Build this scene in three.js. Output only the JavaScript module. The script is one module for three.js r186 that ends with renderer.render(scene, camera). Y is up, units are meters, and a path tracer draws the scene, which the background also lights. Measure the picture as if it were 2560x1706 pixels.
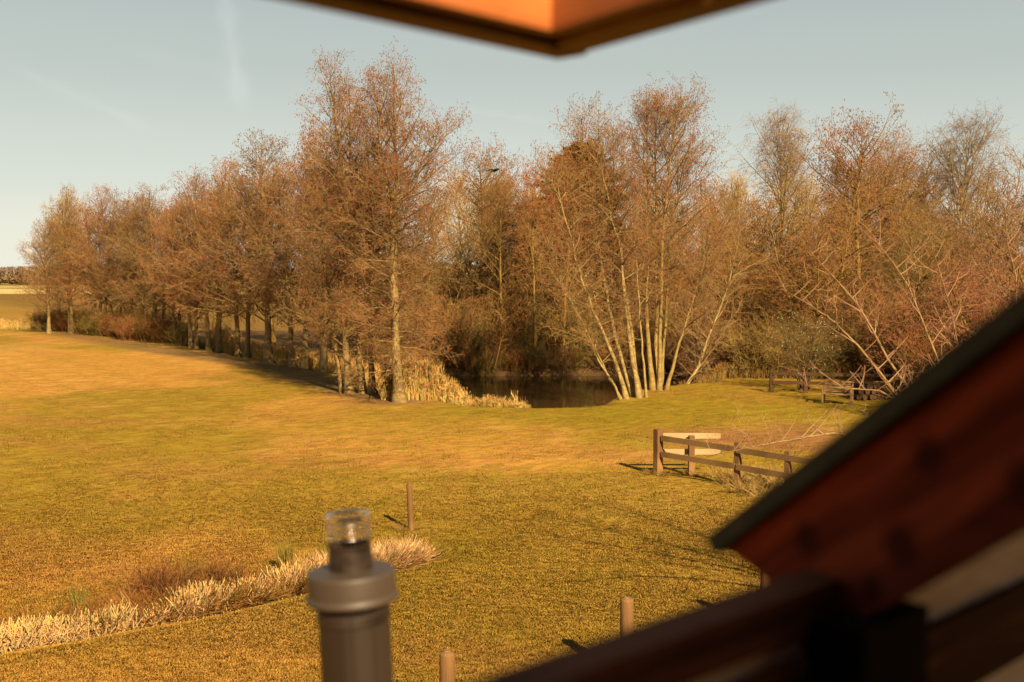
import * as THREE from 'three';
import { toCreasedNormals } from 'three/addons/utils/BufferGeometryUtils.js';

// ------------------------------------------------------------------ camera, sky, sun, exposure
const scene = new THREE.Scene();
const camera = new THREE.PerspectiveCamera(33.4, 1024 / 682, 0.05, 4000);
camera.position.set(0, 5.4, 0);
camera.rotation.set(-0.0605, 0, 0);
camera.focus = 36;
camera.userData.fStop = 2.7;
scene.add(camera);

const renderer = new THREE.WebGLRenderer({ antialias: true });
renderer.setSize(1024, 682);
renderer.toneMapping = THREE.LinearToneMapping;
renderer.toneMappingExposure = 2.6;
renderer.shadowMap.enabled = true;

const SUN_EL = 32 * Math.PI / 180;
const sunDir = new THREE.Vector3(0.42 * Math.cos(SUN_EL), Math.sin(SUN_EL), 0.9075 * Math.cos(SUN_EL)).normalize();
const sun = new THREE.DirectionalLight(new THREE.Color().setRGB(1.0, 0.79, 0.50), 5);
sun.name = 'sun';
sun.position.copy(sunDir).multiplyScalar(200).add(new THREE.Vector3(0, 0, -60));
sun.target.position.set(0, 0, -60);
sun.castShadow = true;
sun.shadow.mapSize.set(4096, 4096);
Object.assign(sun.shadow.camera, { left: -90, right: 90, top: 90, bottom: -90, near: 1, far: 500 });
scene.add(sun, sun.target);

// ------------------------------------------------------------------ numbers
function RNG(seed) {
  let a = seed >>> 0;
  return () => { a = (a + 0x6D2B79F5) >>> 0; let t = a; t = Math.imul(t ^ (t >>> 15), t | 1); t ^= t + Math.imul(t ^ (t >>> 7), t | 61); return ((t ^ (t >>> 14)) >>> 0) / 4294967296; };
}
const lerp = (a, b, t) => a + (b - a) * t, clamp = (x, a = 0, b = 1) => Math.min(b, Math.max(a, x));
const smooth = (a, b, x) => { const t = clamp((x - a) / (b - a)); return t * t * (3 - 2 * t); };
function hash(x, y, s) { let h = Math.imul(x, 374761393) + Math.imul(y, 668265263) + Math.imul(s, 982451653); h = Math.imul(h ^ (h >>> 13), 1274126177); return ((h ^ (h >>> 16)) >>> 0) / 4294967296; }
function vnoise(x, y, s = 0, per = 0) {
  let xi = Math.floor(x), yi = Math.floor(y); const fx = x - xi, fy = y - yi, u = fx * fx * (3 - 2 * fx), v = fy * fy * (3 - 2 * fy);
  const w = (k) => per ? ((k % per) + per) % per : k;
  const a = hash(w(xi), w(yi), s), b = hash(w(xi + 1), w(yi), s), c = hash(w(xi), w(yi + 1), s), d = hash(w(xi + 1), w(yi + 1), s);
  return lerp(lerp(a, b, u), lerp(c, d, u), v);
}
function fbm(x, y, s = 0, oct = 4, per = 0) { let f = 0, a = 0.5, n = 0; for (let o = 0; o < oct; o++) { f += a * vnoise(x, y, s + o * 17, per); n += a; a *= 0.5; x *= 2; y *= 2; per *= 2; } return f / n; }

// ------------------------------------------------------------------ the sky: clear late-winter air, pale at the horizon, with old contrails
{
  const W = 2048, H = 1024, data = new Float32Array(W * H * 4);
  const stops = [[-90, 0.16, 0.13, 0.07], [-2, 0.34, 0.31, 0.22], [0, 0.425, 0.415, 0.345], [2, 0.41, 0.41, 0.35], [5, 0.335, 0.36, 0.325], [10, 0.26, 0.29, 0.275], [15, 0.215, 0.245, 0.247], [24, 0.15, 0.18, 0.195], [45, 0.088, 0.108, 0.122], [90, 0.055, 0.068, 0.082]];
  const trails = [  // [azimuth from straight ahead, elevation] ends in degrees, width, strength
    [[-14.2, 14.5], [-13.2, 7.6], 0.34, 0.030], [[-24.0, 9.5], [-17.0, 6.6], 0.2, 0.014], [[-3.2, 8.2], [2.2, 7.35], 0.08, 0.022], [[-19, 10.4], [-13, 9.5], 0.3, 0.008],
  ];
  for (let j = 0; j < H; j++) {
    const el = ((j + 0.5) / H - 0.5) * 180;
    let k = 0; while (k < stops.length - 2 && el > stops[k + 1][0]) k++;
    const t = smooth(0, 1, clamp((el - stops[k][0]) / (stops[k + 1][0] - stops[k][0]))) * 0.35 + 0.65 * clamp((el - stops[k][0]) / (stops[k + 1][0] - stops[k][0]));
    for (let i = 0; i < W; i++) {
      const az = ((i + 0.5) / W - 0.25) * 360;   // 0 = straight ahead, + = to the right
      const left = -0.06 * Math.sin(az * Math.PI / 180) * Math.max(0, Math.cos(el * Math.PI / 180));  // a little paler towards the left horizon
      let g = 1 + left + 0.012 * (fbm(az * 0.12 + 40, el * 0.3 + 60, 5, 3) - 0.5);
      let add = 0;
      if (az > -30 && az < 10 && el > 3 && el < 18) for (const [[a0, e0], [a1, e1], w, s] of trails) {
        const dx = a1 - a0, dy = e1 - e0, tt = ((az - a0) * dx + (el - e0) * dy) / (dx * dx + dy * dy);
        if (tt < -0.1 || tt > 1.1) continue;
        const d = Math.abs((az - a0) * dy - (el - e0) * dx) / Math.hypot(dx, dy), ww = w * (0.6 + 0.9 * vnoise(tt * 9, 3, 8));
        add += s * Math.exp(-(d * d) / (ww * ww)) * smooth(-0.05, 0.15, tt) * smooth(1.05, 0.8, tt) * (0.45 + 0.8 * vnoise(tt * 14 + 3, d * 3, 9));
      }
      const o = (j * W + i) * 4;
      for (let c = 0; c < 3; c++) data[o + c] = (lerp(stops[k][1 + c], stops[k + 1][1 + c], t) * g + add) / 1.3;
      data[o + 3] = 1;
    }
  }
  const sky = new THREE.DataTexture(data, W, H, THREE.RGBAFormat, THREE.FloatType);
  sky.mapping = THREE.EquirectangularReflectionMapping; sky.magFilter = THREE.LinearFilter; sky.needsUpdate = true;
  scene.background = sky; scene.environment = sky;
}

// ------------------------------------------------------------------ helpers for things
const used = new Map();
function numbered(name) { const n = used.get(name) || 0; used.set(name, n + 1); return n ? `${name}_${String(n).padStart(3, '0')}` : name; }
function tag(o, label, category, group, kind) { o.userData = { ...o.userData, label, category }; if (group) o.userData.group = group; if (kind) o.userData.kind = kind; return o; }
function thing(name, x, y, z, turn = 0) { const g = new THREE.Group(); g.name = numbered(name); g.position.set(x, y, z); g.rotation.y = turn; scene.add(g); return g; }
function mesh(name, geo, mat, parent = scene) { const m = new THREE.Mesh(geo, mat); m.name = parent === scene ? numbered(name) : name; m.castShadow = m.receiveShadow = true; parent.add(m); return m; }
const tints = new Map();
function tinted(m, k) { const key = m.uuid + k; if (!tints.has(key)) { const t = m.clone(); const [r, g, b] = [[1, 1, 1], [0.82, 0.86, 0.88], [1.18, 1.08, 0.95], [1.06, 0.92, 0.86], [0.9, 0.98, 0.92]][k]; t.color.setRGB(r, g, b); tints.set(key, t); } return tints.get(key); }
let tintAt = 0;
function copyOf(o, name, x, y, z, turn, s = 1, sy = s) { const c = o.clone(); tintAt++; for (const q of c.children) if (/crown|catkins/.test(q.name)) q.material = tinted(q.material, tintAt % 5); c.name = numbered(name); c.position.set(x, y, z); c.rotation.y = turn; c.scale.set(s, sy, s); c.userData = {}; scene.add(c); return c; }
const V = (x, y, z) => new THREE.Vector3(x, y, z);

function dataTex(w, h, fn, srgb = true) {
  const d = new Uint8Array(w * h * 4);
  for (let j = 0; j < h; j++) for (let i = 0; i < w; i++) {
    const c = fn(i / w, j / h), o = (j * w + i) * 4;
    for (let k = 0; k < 3; k++) { const v = clamp(c[k]); d[o + k] = Math.round(255 * (srgb ? (v <= 0.0031308 ? v * 12.92 : 1.055 * Math.pow(v, 1 / 2.4) - 0.055) : v)); }
    d[o + 3] = 255;
  }
  const t = new THREE.DataTexture(d, w, h); t.wrapS = t.wrapT = THREE.RepeatWrapping; t.magFilter = THREE.LinearFilter; t.minFilter = THREE.LinearMipmapLinearFilter; t.generateMipmaps = true;
  if (srgb) t.colorSpace = THREE.SRGBColorSpace; t.needsUpdate = true; return t;
}

// a buffer that collects tubes, needles and leaves with their colours
class Buf {
  constructor() { this.p = []; this.n = []; this.c = []; this.u = []; this.i = []; }
  v(x, y, z, nx, ny, nz, c, u = 0, w = 0) { this.p.push(x, y, z); this.n.push(nx, ny, nz); this.c.push(c[0], c[1], c[2]); this.u.push(u, w); return this.p.length / 3 - 1; }
  tube(pts, rad, sides, col, cap = false) {
    const n = pts.length; let prev = -1, N = new THREE.Vector3(), B = new THREE.Vector3(), T = new THREE.Vector3(), len = 0;
    for (let k = 0; k < n; k++) {
      T.subVectors(pts[Math.min(n - 1, k + 1)], pts[Math.max(0, k - 1)]).normalize();
      if (k === 0) { N.set(Math.abs(T.y) > 0.9 ? 1 : 0, Math.abs(T.y) > 0.9 ? 0 : 1, 0); }
      N.addScaledVector(T, -N.dot(T)).normalize(); B.crossVectors(T, N);
      if (k) len += pts[k].distanceTo(pts[k - 1]);
      const c = typeof col === 'function' ? col(k / (n - 1)) : col, first = this.p.length / 3;
      for (let s = 0; s <= sides; s++) {
        const a = (s % sides) / sides * 6.28318, ca = Math.cos(a), sa = Math.sin(a), nx = N.x * ca + B.x * sa, ny = N.y * ca + B.y * sa, nz = N.z * ca + B.z * sa, r = rad[k];
        this.v(pts[k].x + nx * r, pts[k].y + ny * r, pts[k].z + nz * r, nx, ny, nz, c, s / sides, len);
      }
      if (prev >= 0) for (let s = 0; s < sides; s++) this.i.push(prev + s, first + s + 1, first + s, prev + s, prev + s + 1, first + s + 1);
      prev = first;
    }
    if (cap) { const c = typeof col === 'function' ? col(1) : col, e = pts[n - 1], m = this.v(e.x, e.y, e.z, T.x, T.y, T.z, c); const r0 = this.p.length / 3; for (let s = 0; s < sides; s++) { const q = prev + s; this.v(this.p[q * 3], this.p[q * 3 + 1], this.p[q * 3 + 2], T.x, T.y, T.z, c); } for (let s = 0; s < sides; s++) this.i.push(m, r0 + s, r0 + (s + 1) % sides); }
  }
  needle(p, q, r, c, c2 = c) {   // a three-sided spike from p to q
    let dx = q.x - p.x, dy = q.y - p.y, dz = q.z - p.z; const L = Math.hypot(dx, dy, dz) || 1; dx /= L; dy /= L; dz /= L;
    let ax = -dz, ay = 0, az = dx; let m = Math.hypot(ax, az); if (m < 0.05) { ax = 1; az = 0; m = 1; } ax /= m; az /= m;
    const bx = dy * az - dz * ay, by = dz * ax - dx * az, bz = dx * ay - dy * ax, f = [];
    for (let s = 0; s < 3; s++) { const ca = Math.cos(s * 2.0944 + 0.5), sa = Math.sin(s * 2.0944 + 0.5), nx = ax * ca + bx * sa, ny = ay * ca + by * sa, nz = az * ca + bz * sa; f.push(this.v(p.x + nx * r, p.y + ny * r, p.z + nz * r, nx, ny, nz, c)); }
    const t = this.v(q.x, q.y, q.z, -bx, -by, -bz, c2);
    this.i.push(f[0], f[1], t, f[1], f[2], t, f[2], f[0], t);
  }
  bead(p, d, l, r, c) {   // a little six-faced cone or bud that hangs along d
    const q = p.clone().addScaledVector(d, l), m = p.clone().addScaledVector(d, l * 0.45); const ax = V(-d.z, 0.01, d.x).normalize(), b = V(0, 0, 0).crossVectors(d, ax).normalize(), f = [];
    const a0 = this.v(p.x, p.y, p.z, -d.x, -d.y, -d.z, c), a1 = this.v(q.x, q.y, q.z, d.x, d.y, d.z, c);
    for (let s = 0; s < 3; s++) { const ca = Math.cos(s * 2.0944), sa = Math.sin(s * 2.0944), n = V(0, 0, 0).addScaledVector(ax, ca).addScaledVector(b, sa); f.push(this.v(m.x + n.x * r, m.y + n.y * r, m.z + n.z * r, n.x, n.y, n.z, c)); }
    for (let s = 0; s < 3; s++) this.i.push(a0, f[(s + 1) % 3], f[s], a1, f[s], f[(s + 1) % 3]);
  }
  geo() {
    const g = new THREE.BufferGeometry();
    g.setAttribute('position', new THREE.Float32BufferAttribute(this.p, 3)); g.setAttribute('normal', new THREE.Float32BufferAttribute(this.n, 3));
    g.setAttribute('color', new THREE.Float32BufferAttribute(this.c, 3)); g.setAttribute('uv', new THREE.Float32BufferAttribute(this.u, 2));
    g.setIndex(this.i); return g;
  }
}

// ------------------------------------------------------------------ the land: heights and colours
const POND = [[-3.0, -47.8], [-1.6, -46.0], [1, -45.3], [2.8, -45.6], [3.9, -47], [4.4, -49.6], [5.6, -52.6], [7.2, -54.4], [10, -56.5], [11.5, -60], [9, -63.5], [3, -64.2], [-2, -63.6], [-6, -65], [-10, -70], [-18, -81], [-25, -90], [-27, -88], [-21, -79], [-14.5, -68.5], [-9.5, -60.5], [-6.5, -54.5], [-4.4, -50]];
function polyDist(x, z, P) {   // signed: negative inside
  let d = 1e9, inside = false;
  for (let i = 0, j = P.length - 1; i < P.length; j = i++) {
    const [ax, az] = P[j], [bx, bz] = P[i], ex = bx - ax, ez = bz - az, t = clamp(((x - ax) * ex + (z - az) * ez) / (ex * ex + ez * ez));
    d = Math.min(d, Math.hypot(x - ax - ex * t, z - az - ez * t));
    if ((az > z) !== (bz > z) && x < (bx - ax) * (z - az) / (bz - az) + ax) inside = !inside;
  }
  return inside ? -d : d;
}
const pondDist = (x, z) => polyDist(x, z, POND) + 0.5 * (vnoise(x * 0.9, z * 0.9, 3) - 0.5);
const DITCH = [[-13, -14.6], [-9.3, -15.6], [-7.0, -16.9], [-5.2, -18.2], [-3.8, -19.6], [-2.6, -20.9], [-1.7, -21.9]];
function lineDist(x, z, L) { let d = 1e9, at = 0, side = 0; for (let i = 0; i < L.length - 1; i++) { const [ax, az] = L[i], [bx, bz] = L[i + 1], ex = bx - ax, ez = bz - az, t = clamp(((x - ax) * ex + (z - az) * ez) / (ex * ex + ez * ez)), q = Math.hypot(x - ax - ex * t, z - az - ez * t); if (q < d) { d = q; at = i + t; side = (x - ax) * ez - (z - az) * ex; } } return [d, at, side > 0 ? 1 : -1]; }
function height(x, z) {
  let y = 0.10 * (fbm(x * 0.08 + 9, z * 0.08, 21, 2) - 0.5) + 0.03 * (fbm(x * 0.7, z * 0.7, 22, 2) - 0.5);
  if (x > -32 && x < 16 && z < -40 && z > -96) { const d = pondDist(x, z); y -= 0.95 * smooth(0.35, -1.0, d); }
  if (x > -16 && x < 2 && z > -26 && z < -10) { const [d] = lineDist(x, z, DITCH); y -= 0.30 * smooth(1.0, 0.1, d) * smooth(-25.0, -21.5, z * 1 + 0 ) ; }
  return y;
}
const TAN = [0.335, 0.170, 0.030], OLIVE = [0.195, 0.126, 0.009], BROWN = [0.265, 0.115, 0.030], STRAW = [0.395, 0.225, 0.056], SOIL = [0.05, 0.028, 0.012];
function mix3(a, b, t) { return [lerp(a[0], b[0], t), lerp(a[1], b[1], t), lerp(a[2], b[2], t)]; }
function tone(x, z) {   // the large patches of the grass, as albedo
  const r = 0.5 * z + 0.86 * x, q = 0.86 * z - 0.5 * x;
  let c = mix3(TAN, OLIVE, smooth(0.42, 0.62, fbm(x * 0.16 + 30, z * 0.11 + 11, 31, 4)) * 0.85);
  c = mix3(c, BROWN, smooth(0.52, 0.72, fbm(r * 0.14 + 5, q * 0.3 + 8, 41, 4)) * 0.4);
  c = mix3(c, STRAW, smooth(0.55, 0.8, fbm(x * 0.05 + 3, z * 0.05 + 2, 51, 3)) * 0.45);
  const green = smooth(11, 0, Math.abs(z + 43 + 0.15 * x)) * smooth(-14, 0, x) + smooth(3.0, 0.3, lineDist(x, z, DITCH)[0]) * 0.6;   // greener by the water
  if (x > -16 && x < 1 && z > -26) c = mix3(c, [0.085, 0.042, 0.016], smooth(0.75, 0.2, lineDist(x, z, DITCH)[0]) * 0.9);
  c = mix3(c, [0.18, 0.125, 0.007], clamp(green * (0.35 + 0.6 * fbm(x * 0.3, z * 0.3, 61, 3))));
  c = mix3(c, [0.215, 0.095, 0.036], smooth(4.6, 1.5, Math.hypot((x - 9.6) * 0.75, z + 36.5) + 2 * (fbm(x * 0.6, z * 0.6, 63, 3) - 0.5)) * 0.75);
  const bank = x > -34 && x < 18 && z < -38 && z > -98 ? pondDist(x, z) : 9;
  if (bank < 0.3) c = mix3(c, SOIL, smooth(0.3, -0.5, bank));
  // under the trees of the row and in the thicket: leaf litter
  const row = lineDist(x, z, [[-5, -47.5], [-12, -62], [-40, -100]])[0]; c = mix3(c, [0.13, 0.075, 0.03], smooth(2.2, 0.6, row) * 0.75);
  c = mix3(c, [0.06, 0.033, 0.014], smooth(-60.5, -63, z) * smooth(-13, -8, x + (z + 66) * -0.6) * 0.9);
  // pasture and the bands of fields beyond
  if (z < -105) { const far = -z; c = mix3(c, [0.20, 0.115, 0.018], 0.6); if (far > 285 && far < 375) c = [0.46, 0.33, 0.12]; if (far > 375 && far < 392) c = [0.10, 0.08, 0.03]; if (far > 392 && far < 455) c = [0.36, 0.25, 0.09]; if (far >= 455) c = mix3([0.19, 0.15, 0.035], [0.26, 0.21, 0.07], smooth(600, 760, far)); }
  return c;
}
const AV = [0, 0, 0]; let avn = 0;
const grassTex = dataTex(2048, 2048, (u, v) => {
  const f = fbm(u * 640, v * 960, 71, 2, 320), m = fbm(u * 40, v * 120, 72, 4, 40), l = fbm(u * 12, v * 30, 73, 4, 6), s = fbm(u * 60, v * 150, 74, 3, 30);
  let c = mix3(TAN, OLIVE, smooth(0.42, 0.66, m) * 0.65); c = mix3(c, BROWN, smooth(0.48, 0.68, s) * 0.85); c = mix3(c, STRAW, smooth(0.5, 0.75, l) * 0.4);
  const k = 0.72 + 0.56 * f; const sp = smooth(0.60, 0.74, fbm(u * 120, v * 200, 78, 2, 40)), sq = smooth(0.62, 0.76, fbm(u * 50, v * 90, 79, 2, 10)); c = mix3(c, [0.115, 0.082, 0.006], Math.max(sp * 0.32, sq * 0.42)); c = [c[0] * k, c[1] * k, c[2] * k]; AV[0] += c[0]; AV[1] += c[1]; AV[2] += c[2]; avn++; return c;
});
AV.forEach((v, k) => { AV[k] = v / avn; });
grassTex.repeat.set(1 / 18, 1 / 18);
const bumpTex = dataTex(1024, 1024, (u, v) => { const f = 0.6 * fbm(u * 256, v * 256, 81, 3, 256) + 0.4 * fbm(u * 40, v * 40, 82, 3, 40); return [f, f, f]; }, false);
bumpTex.repeat.set(1 / 9, 1 / 9);
{
  const xs = [], zs = []; let t = -1800; const steps = [[-700, 90], [-200, 25], [-60, 7], [-30, 1.4], [16, 0.36], [40, 1.6], [200, 12], [700, 50], [1800, 90]];
  for (const [to, st] of steps) while (t < to) { xs.push(t); t += st; } xs.push(1800);
  t = 60; for (const [to, st] of [[0, 8], [-12, 1.2], [-70, 0.34], [-112, 0.9], [-200, 4], [-460, 8], [-900, 30], [-2600, 120]]) while (t > to) { zs.push(t); t -= st; } zs.push(-2600);
  const p = [], c = [], u = [], idx = [], nx = xs.length;
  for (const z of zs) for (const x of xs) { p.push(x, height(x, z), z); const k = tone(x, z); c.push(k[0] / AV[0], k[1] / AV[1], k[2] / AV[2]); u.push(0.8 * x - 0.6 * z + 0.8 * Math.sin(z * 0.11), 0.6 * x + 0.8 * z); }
  for (let j = 0; j < zs.length - 1; j++) for (let i = 0; i < nx - 1; i++) { const a = j * nx + i; idx.push(a, a + 1, a + nx, a + 1, a + nx + 1, a + nx); }
  const g = new THREE.BufferGeometry(); g.setAttribute('position', new THREE.Float32BufferAttribute(p, 3)); g.setAttribute('color', new THREE.Float32BufferAttribute(c, 3)); g.setAttribute('uv', new THREE.Float32BufferAttribute(u, 2)); g.setIndex(idx); g.computeVertexNormals();
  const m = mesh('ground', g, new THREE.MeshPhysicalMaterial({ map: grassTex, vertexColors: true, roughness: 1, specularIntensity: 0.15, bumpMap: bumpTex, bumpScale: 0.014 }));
  m.userData = { kind: 'structure', label: 'dry mown meadow of tan and olive grass reaching to the horizon', category: 'ground' };
}
{
  const s = new THREE.Shape(POND.map(([x, z]) => new THREE.Vector2(x, -z))); const g = new THREE.ShapeGeometry(s); g.rotateX(-Math.PI / 2); g.translate(0, -0.42, 0);
  g.scale(1, 1, 1);
  const rip = dataTex(512, 512, (u, v) => { const f = fbm(u * 24, v * 24, 91, 3, 24); return [f, f, f]; }, false); rip.repeat.set(1 / 6, 1 / 6);
  const m = mesh('pond_water', g, new THREE.MeshPhysicalMaterial({ color: new THREE.Color().setRGB(0.024, 0.016, 0.006), roughness: 0.05, ior: 1.33, bumpMap: rip, bumpScale: 0.007 }));
  m.userData = { kind: 'structure', label: 'dark still pond mirroring the trunks behind it', category: 'pond' };
}

// ------------------------------------------------------------------ grass on the lawn
function tuftGeo(seed, blades, h, w, spread, lean) {
  const r = RNG(seed), b = new Buf();
  for (let k = 0; k < blades; k++) {
    const a = r() * 6.283, d = spread * Math.sqrt(r()), x = Math.cos(a) * d, z = Math.sin(a) * d, hh = h * (0.5 + 0.8 * r()), la = r() * 6.283, ll = hh * lean * (0.3 + r()), px = Math.cos(a + 1.3) * w * 0.5, pz = Math.sin(a + 1.3) * w * 0.5;
    const mx = x + Math.cos(la) * ll * 0.35, mz = z + Math.sin(la) * ll * 0.35, ex = x + Math.cos(la) * ll, ez = z + Math.sin(la) * ll, c = [1, 1, 1].map(() => 1), k0 = 0.75 + 0.5 * r(); c.fill(k0);
    const i0 = b.v(x - px, -0.01, z - pz, 0.1, 0.95, 0.25, c), i1 = b.v(x + px, -0.01, z + pz, 0.1, 0.95, 0.25, c), i2 = b.v(mx - px * 0.7, hh * 0.6, mz - pz * 0.7, 0.1, 0.95, 0.25, c), i3 = b.v(mx + px * 0.7, hh * 0.6, mz + pz * 0.7, 0.1, 0.95, 0.25, c), i4 = b.v(ex, hh * (1 - 0.3 * lean), ez, 0.1, 0.95, 0.25, c);
    b.i.push(i0, i1, i3, i0, i3, i2, i2, i3, i4);
  }
  return b.geo();
}
const bladeMat = new THREE.MeshPhysicalMaterial({ vertexColors: true, roughness: 0.95, specularIntensity: 0.2, side: THREE.DoubleSide });
const M4 = new THREE.Matrix4(), Q = new THREE.Quaternion(), E = new THREE.Euler(), C3 = new THREE.Color();
function scatter(name, geo, mat, places, label, category) {
  const im = new THREE.InstancedMesh(geo, mat, places.length); im.name = numbered(name);
  places.forEach(([x, y, z, s, sy, turn, tx, tz, c], k) => { E.set(tx, turn, tz); Q.setFromEuler(E); M4.compose(V(x, y, z), Q, V(s, sy, s)); im.setMatrixAt(k, M4); im.setColorAt(k, C3.setRGB(c[0], c[1], c[2])); });
  im.castShadow = im.receiveShadow = true; im.userData = { kind: 'stuff', label, category }; scene.add(im); return im;
}
{
  const r = RNG(11), places = [];
  while (places.length < 210000) {
    const d = 11.4 / (1 - r() * 0.66), x = (r() - 0.5) * 2 * 0.5 * d, z = -d, v = r(), patch = fbm(x * 1.4, z * 2.0, 33, 3);
    if (r() < smooth(24, 33, d)) continue;
    let c = tone(x, z); c = v < 0.3 ? mix3(c, OLIVE, 0.5 * smooth(0.35, 0.6, patch)) : v < 0.65 ? mix3(c, STRAW, 0.3) : v < 0.85 ? mix3(c, BROWN, 0.4) : c;
    const k = 1.15 + 0.15 * r(); places.push([x, height(x, z) + 0.005, z, 0.8 + 0.5 * r(), 0.5 + 0.9 * patch, r() * 6.28, 0, 0, [c[0] * k, c[1] * k, c[2] * k]]);
  }
  scatter('lawn_grass', tuftGeo(3, 7, 0.023, 0.0075, 0.085, 1.4), bladeMat, places, 'short dry grass tufts growing all over the meadow', 'grass');
}

{
  const r = RNG(12), places = [];
  while (places.length < 60000) {
    const d = 16 / (1 - r() * 0.80), x = (r() - 0.5) * 0.95 * d, z = -d, v = r(); if (z < -75 || (x > -32 && x < 16 && z < -40 && pondDist(x, z) < 0.1)) continue;
    const patch = fbm(x * 0.9 + 4, z * 0.6, 37, 3); if (r() > 2.2 * (patch - 0.28)) continue;
    let c = tone(x, z); c = v < 0.35 ? mix3(c, OLIVE, 0.6) : v < 0.6 ? mix3(c, BROWN, 0.5) : mix3(c, STRAW, 0.5);
    const k = 0.9 + 0.25 * r(); places.push([x, height(x, z), z, 0.7 + 0.7 * r(), 0.5 + 0.7 * r(), r() * 6.28, 0, 0, [c[0] * k, c[1] * k, c[2] * k]]);
  }
  scatter('meadow_tufts', tuftGeo(4, 6, 0.026, 0.014, 0.12, 1.6), bladeMat, places, 'slightly taller green and brown tufts dotted about the meadow', 'grass');
}

// ------------------------------------------------------------------ bare trees
const barkTex = dataTex(512, 512, (u, v) => { const f = fbm(u * 10, v * 40, 101, 4, 10), l = fbm(u * 8, v * 8, 102, 4, 8), k = 0.62 + 0.5 * f, t = smooth(0.5, 0.68, l); return [lerp(0.8, 1.0, t) * k, lerp(0.72, 0.98, t) * k, lerp(0.6, 0.72, t) * k]; });
barkTex.repeat.set(1, 0.7);
const barkBump = dataTex(256, 256, (u, v) => { const f = fbm(u * 12, v * 30, 103, 4, 12); return [f, f, f]; }, false); barkBump.repeat.set(1, 0.9);
const M = {
  bark: new THREE.MeshPhysicalMaterial({ specularIntensity: 0.25, map: barkTex, vertexColors: true, roughness: 0.9, bumpMap: barkBump, bumpScale: 0.02 }),
  twig: new THREE.MeshPhysicalMaterial({ vertexColors: true, roughness: 0.9, specularIntensity: 0.2 }),
  cone: new THREE.MeshPhysicalMaterial({ vertexColors: true, roughness: 0.9, specularIntensity: 0.2 }),
  leaf: new THREE.MeshPhysicalMaterial({ vertexColors: true, roughness: 0.95, specularIntensity: 0.2, side: THREE.DoubleSide }),
};
function bend(r, p, d, len, n, wob, up) {
  const pts = [p.clone()], q = p.clone(), dir = d.clone();
  for (let k = 0; k < n; k++) { dir.x += (r() - 0.5) * wob; dir.y += (r() - 0.5) * wob + up; dir.z += (r() - 0.5) * wob; dir.normalize(); q.addScaledVector(dir, len / n); pts.push(q.clone()); }
  return pts;
}
function along(pts, t) { const f = clamp(t, 0, 0.9999) * (pts.length - 1), k = Math.floor(f), p = pts[k].clone().lerp(pts[k + 1], f - k), d = pts[k + 1].clone().sub(pts[k]).normalize(); return [p, d]; }
function sidewards(r, d, ang, flat = 0) { const a = V(r() - 0.5, (r() - 0.5) * (1 - flat), r() - 0.5); a.addScaledVector(d, -a.dot(d)).normalize(); return d.clone().multiplyScalar(Math.cos(ang)).addScaledVector(a, Math.sin(ang)); }
function dense(pts, per) { const c = new THREE.CatmullRomCurve3(pts); return c.getPoints(Math.max(4, Math.round(c.getLength() / per))); }
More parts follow.
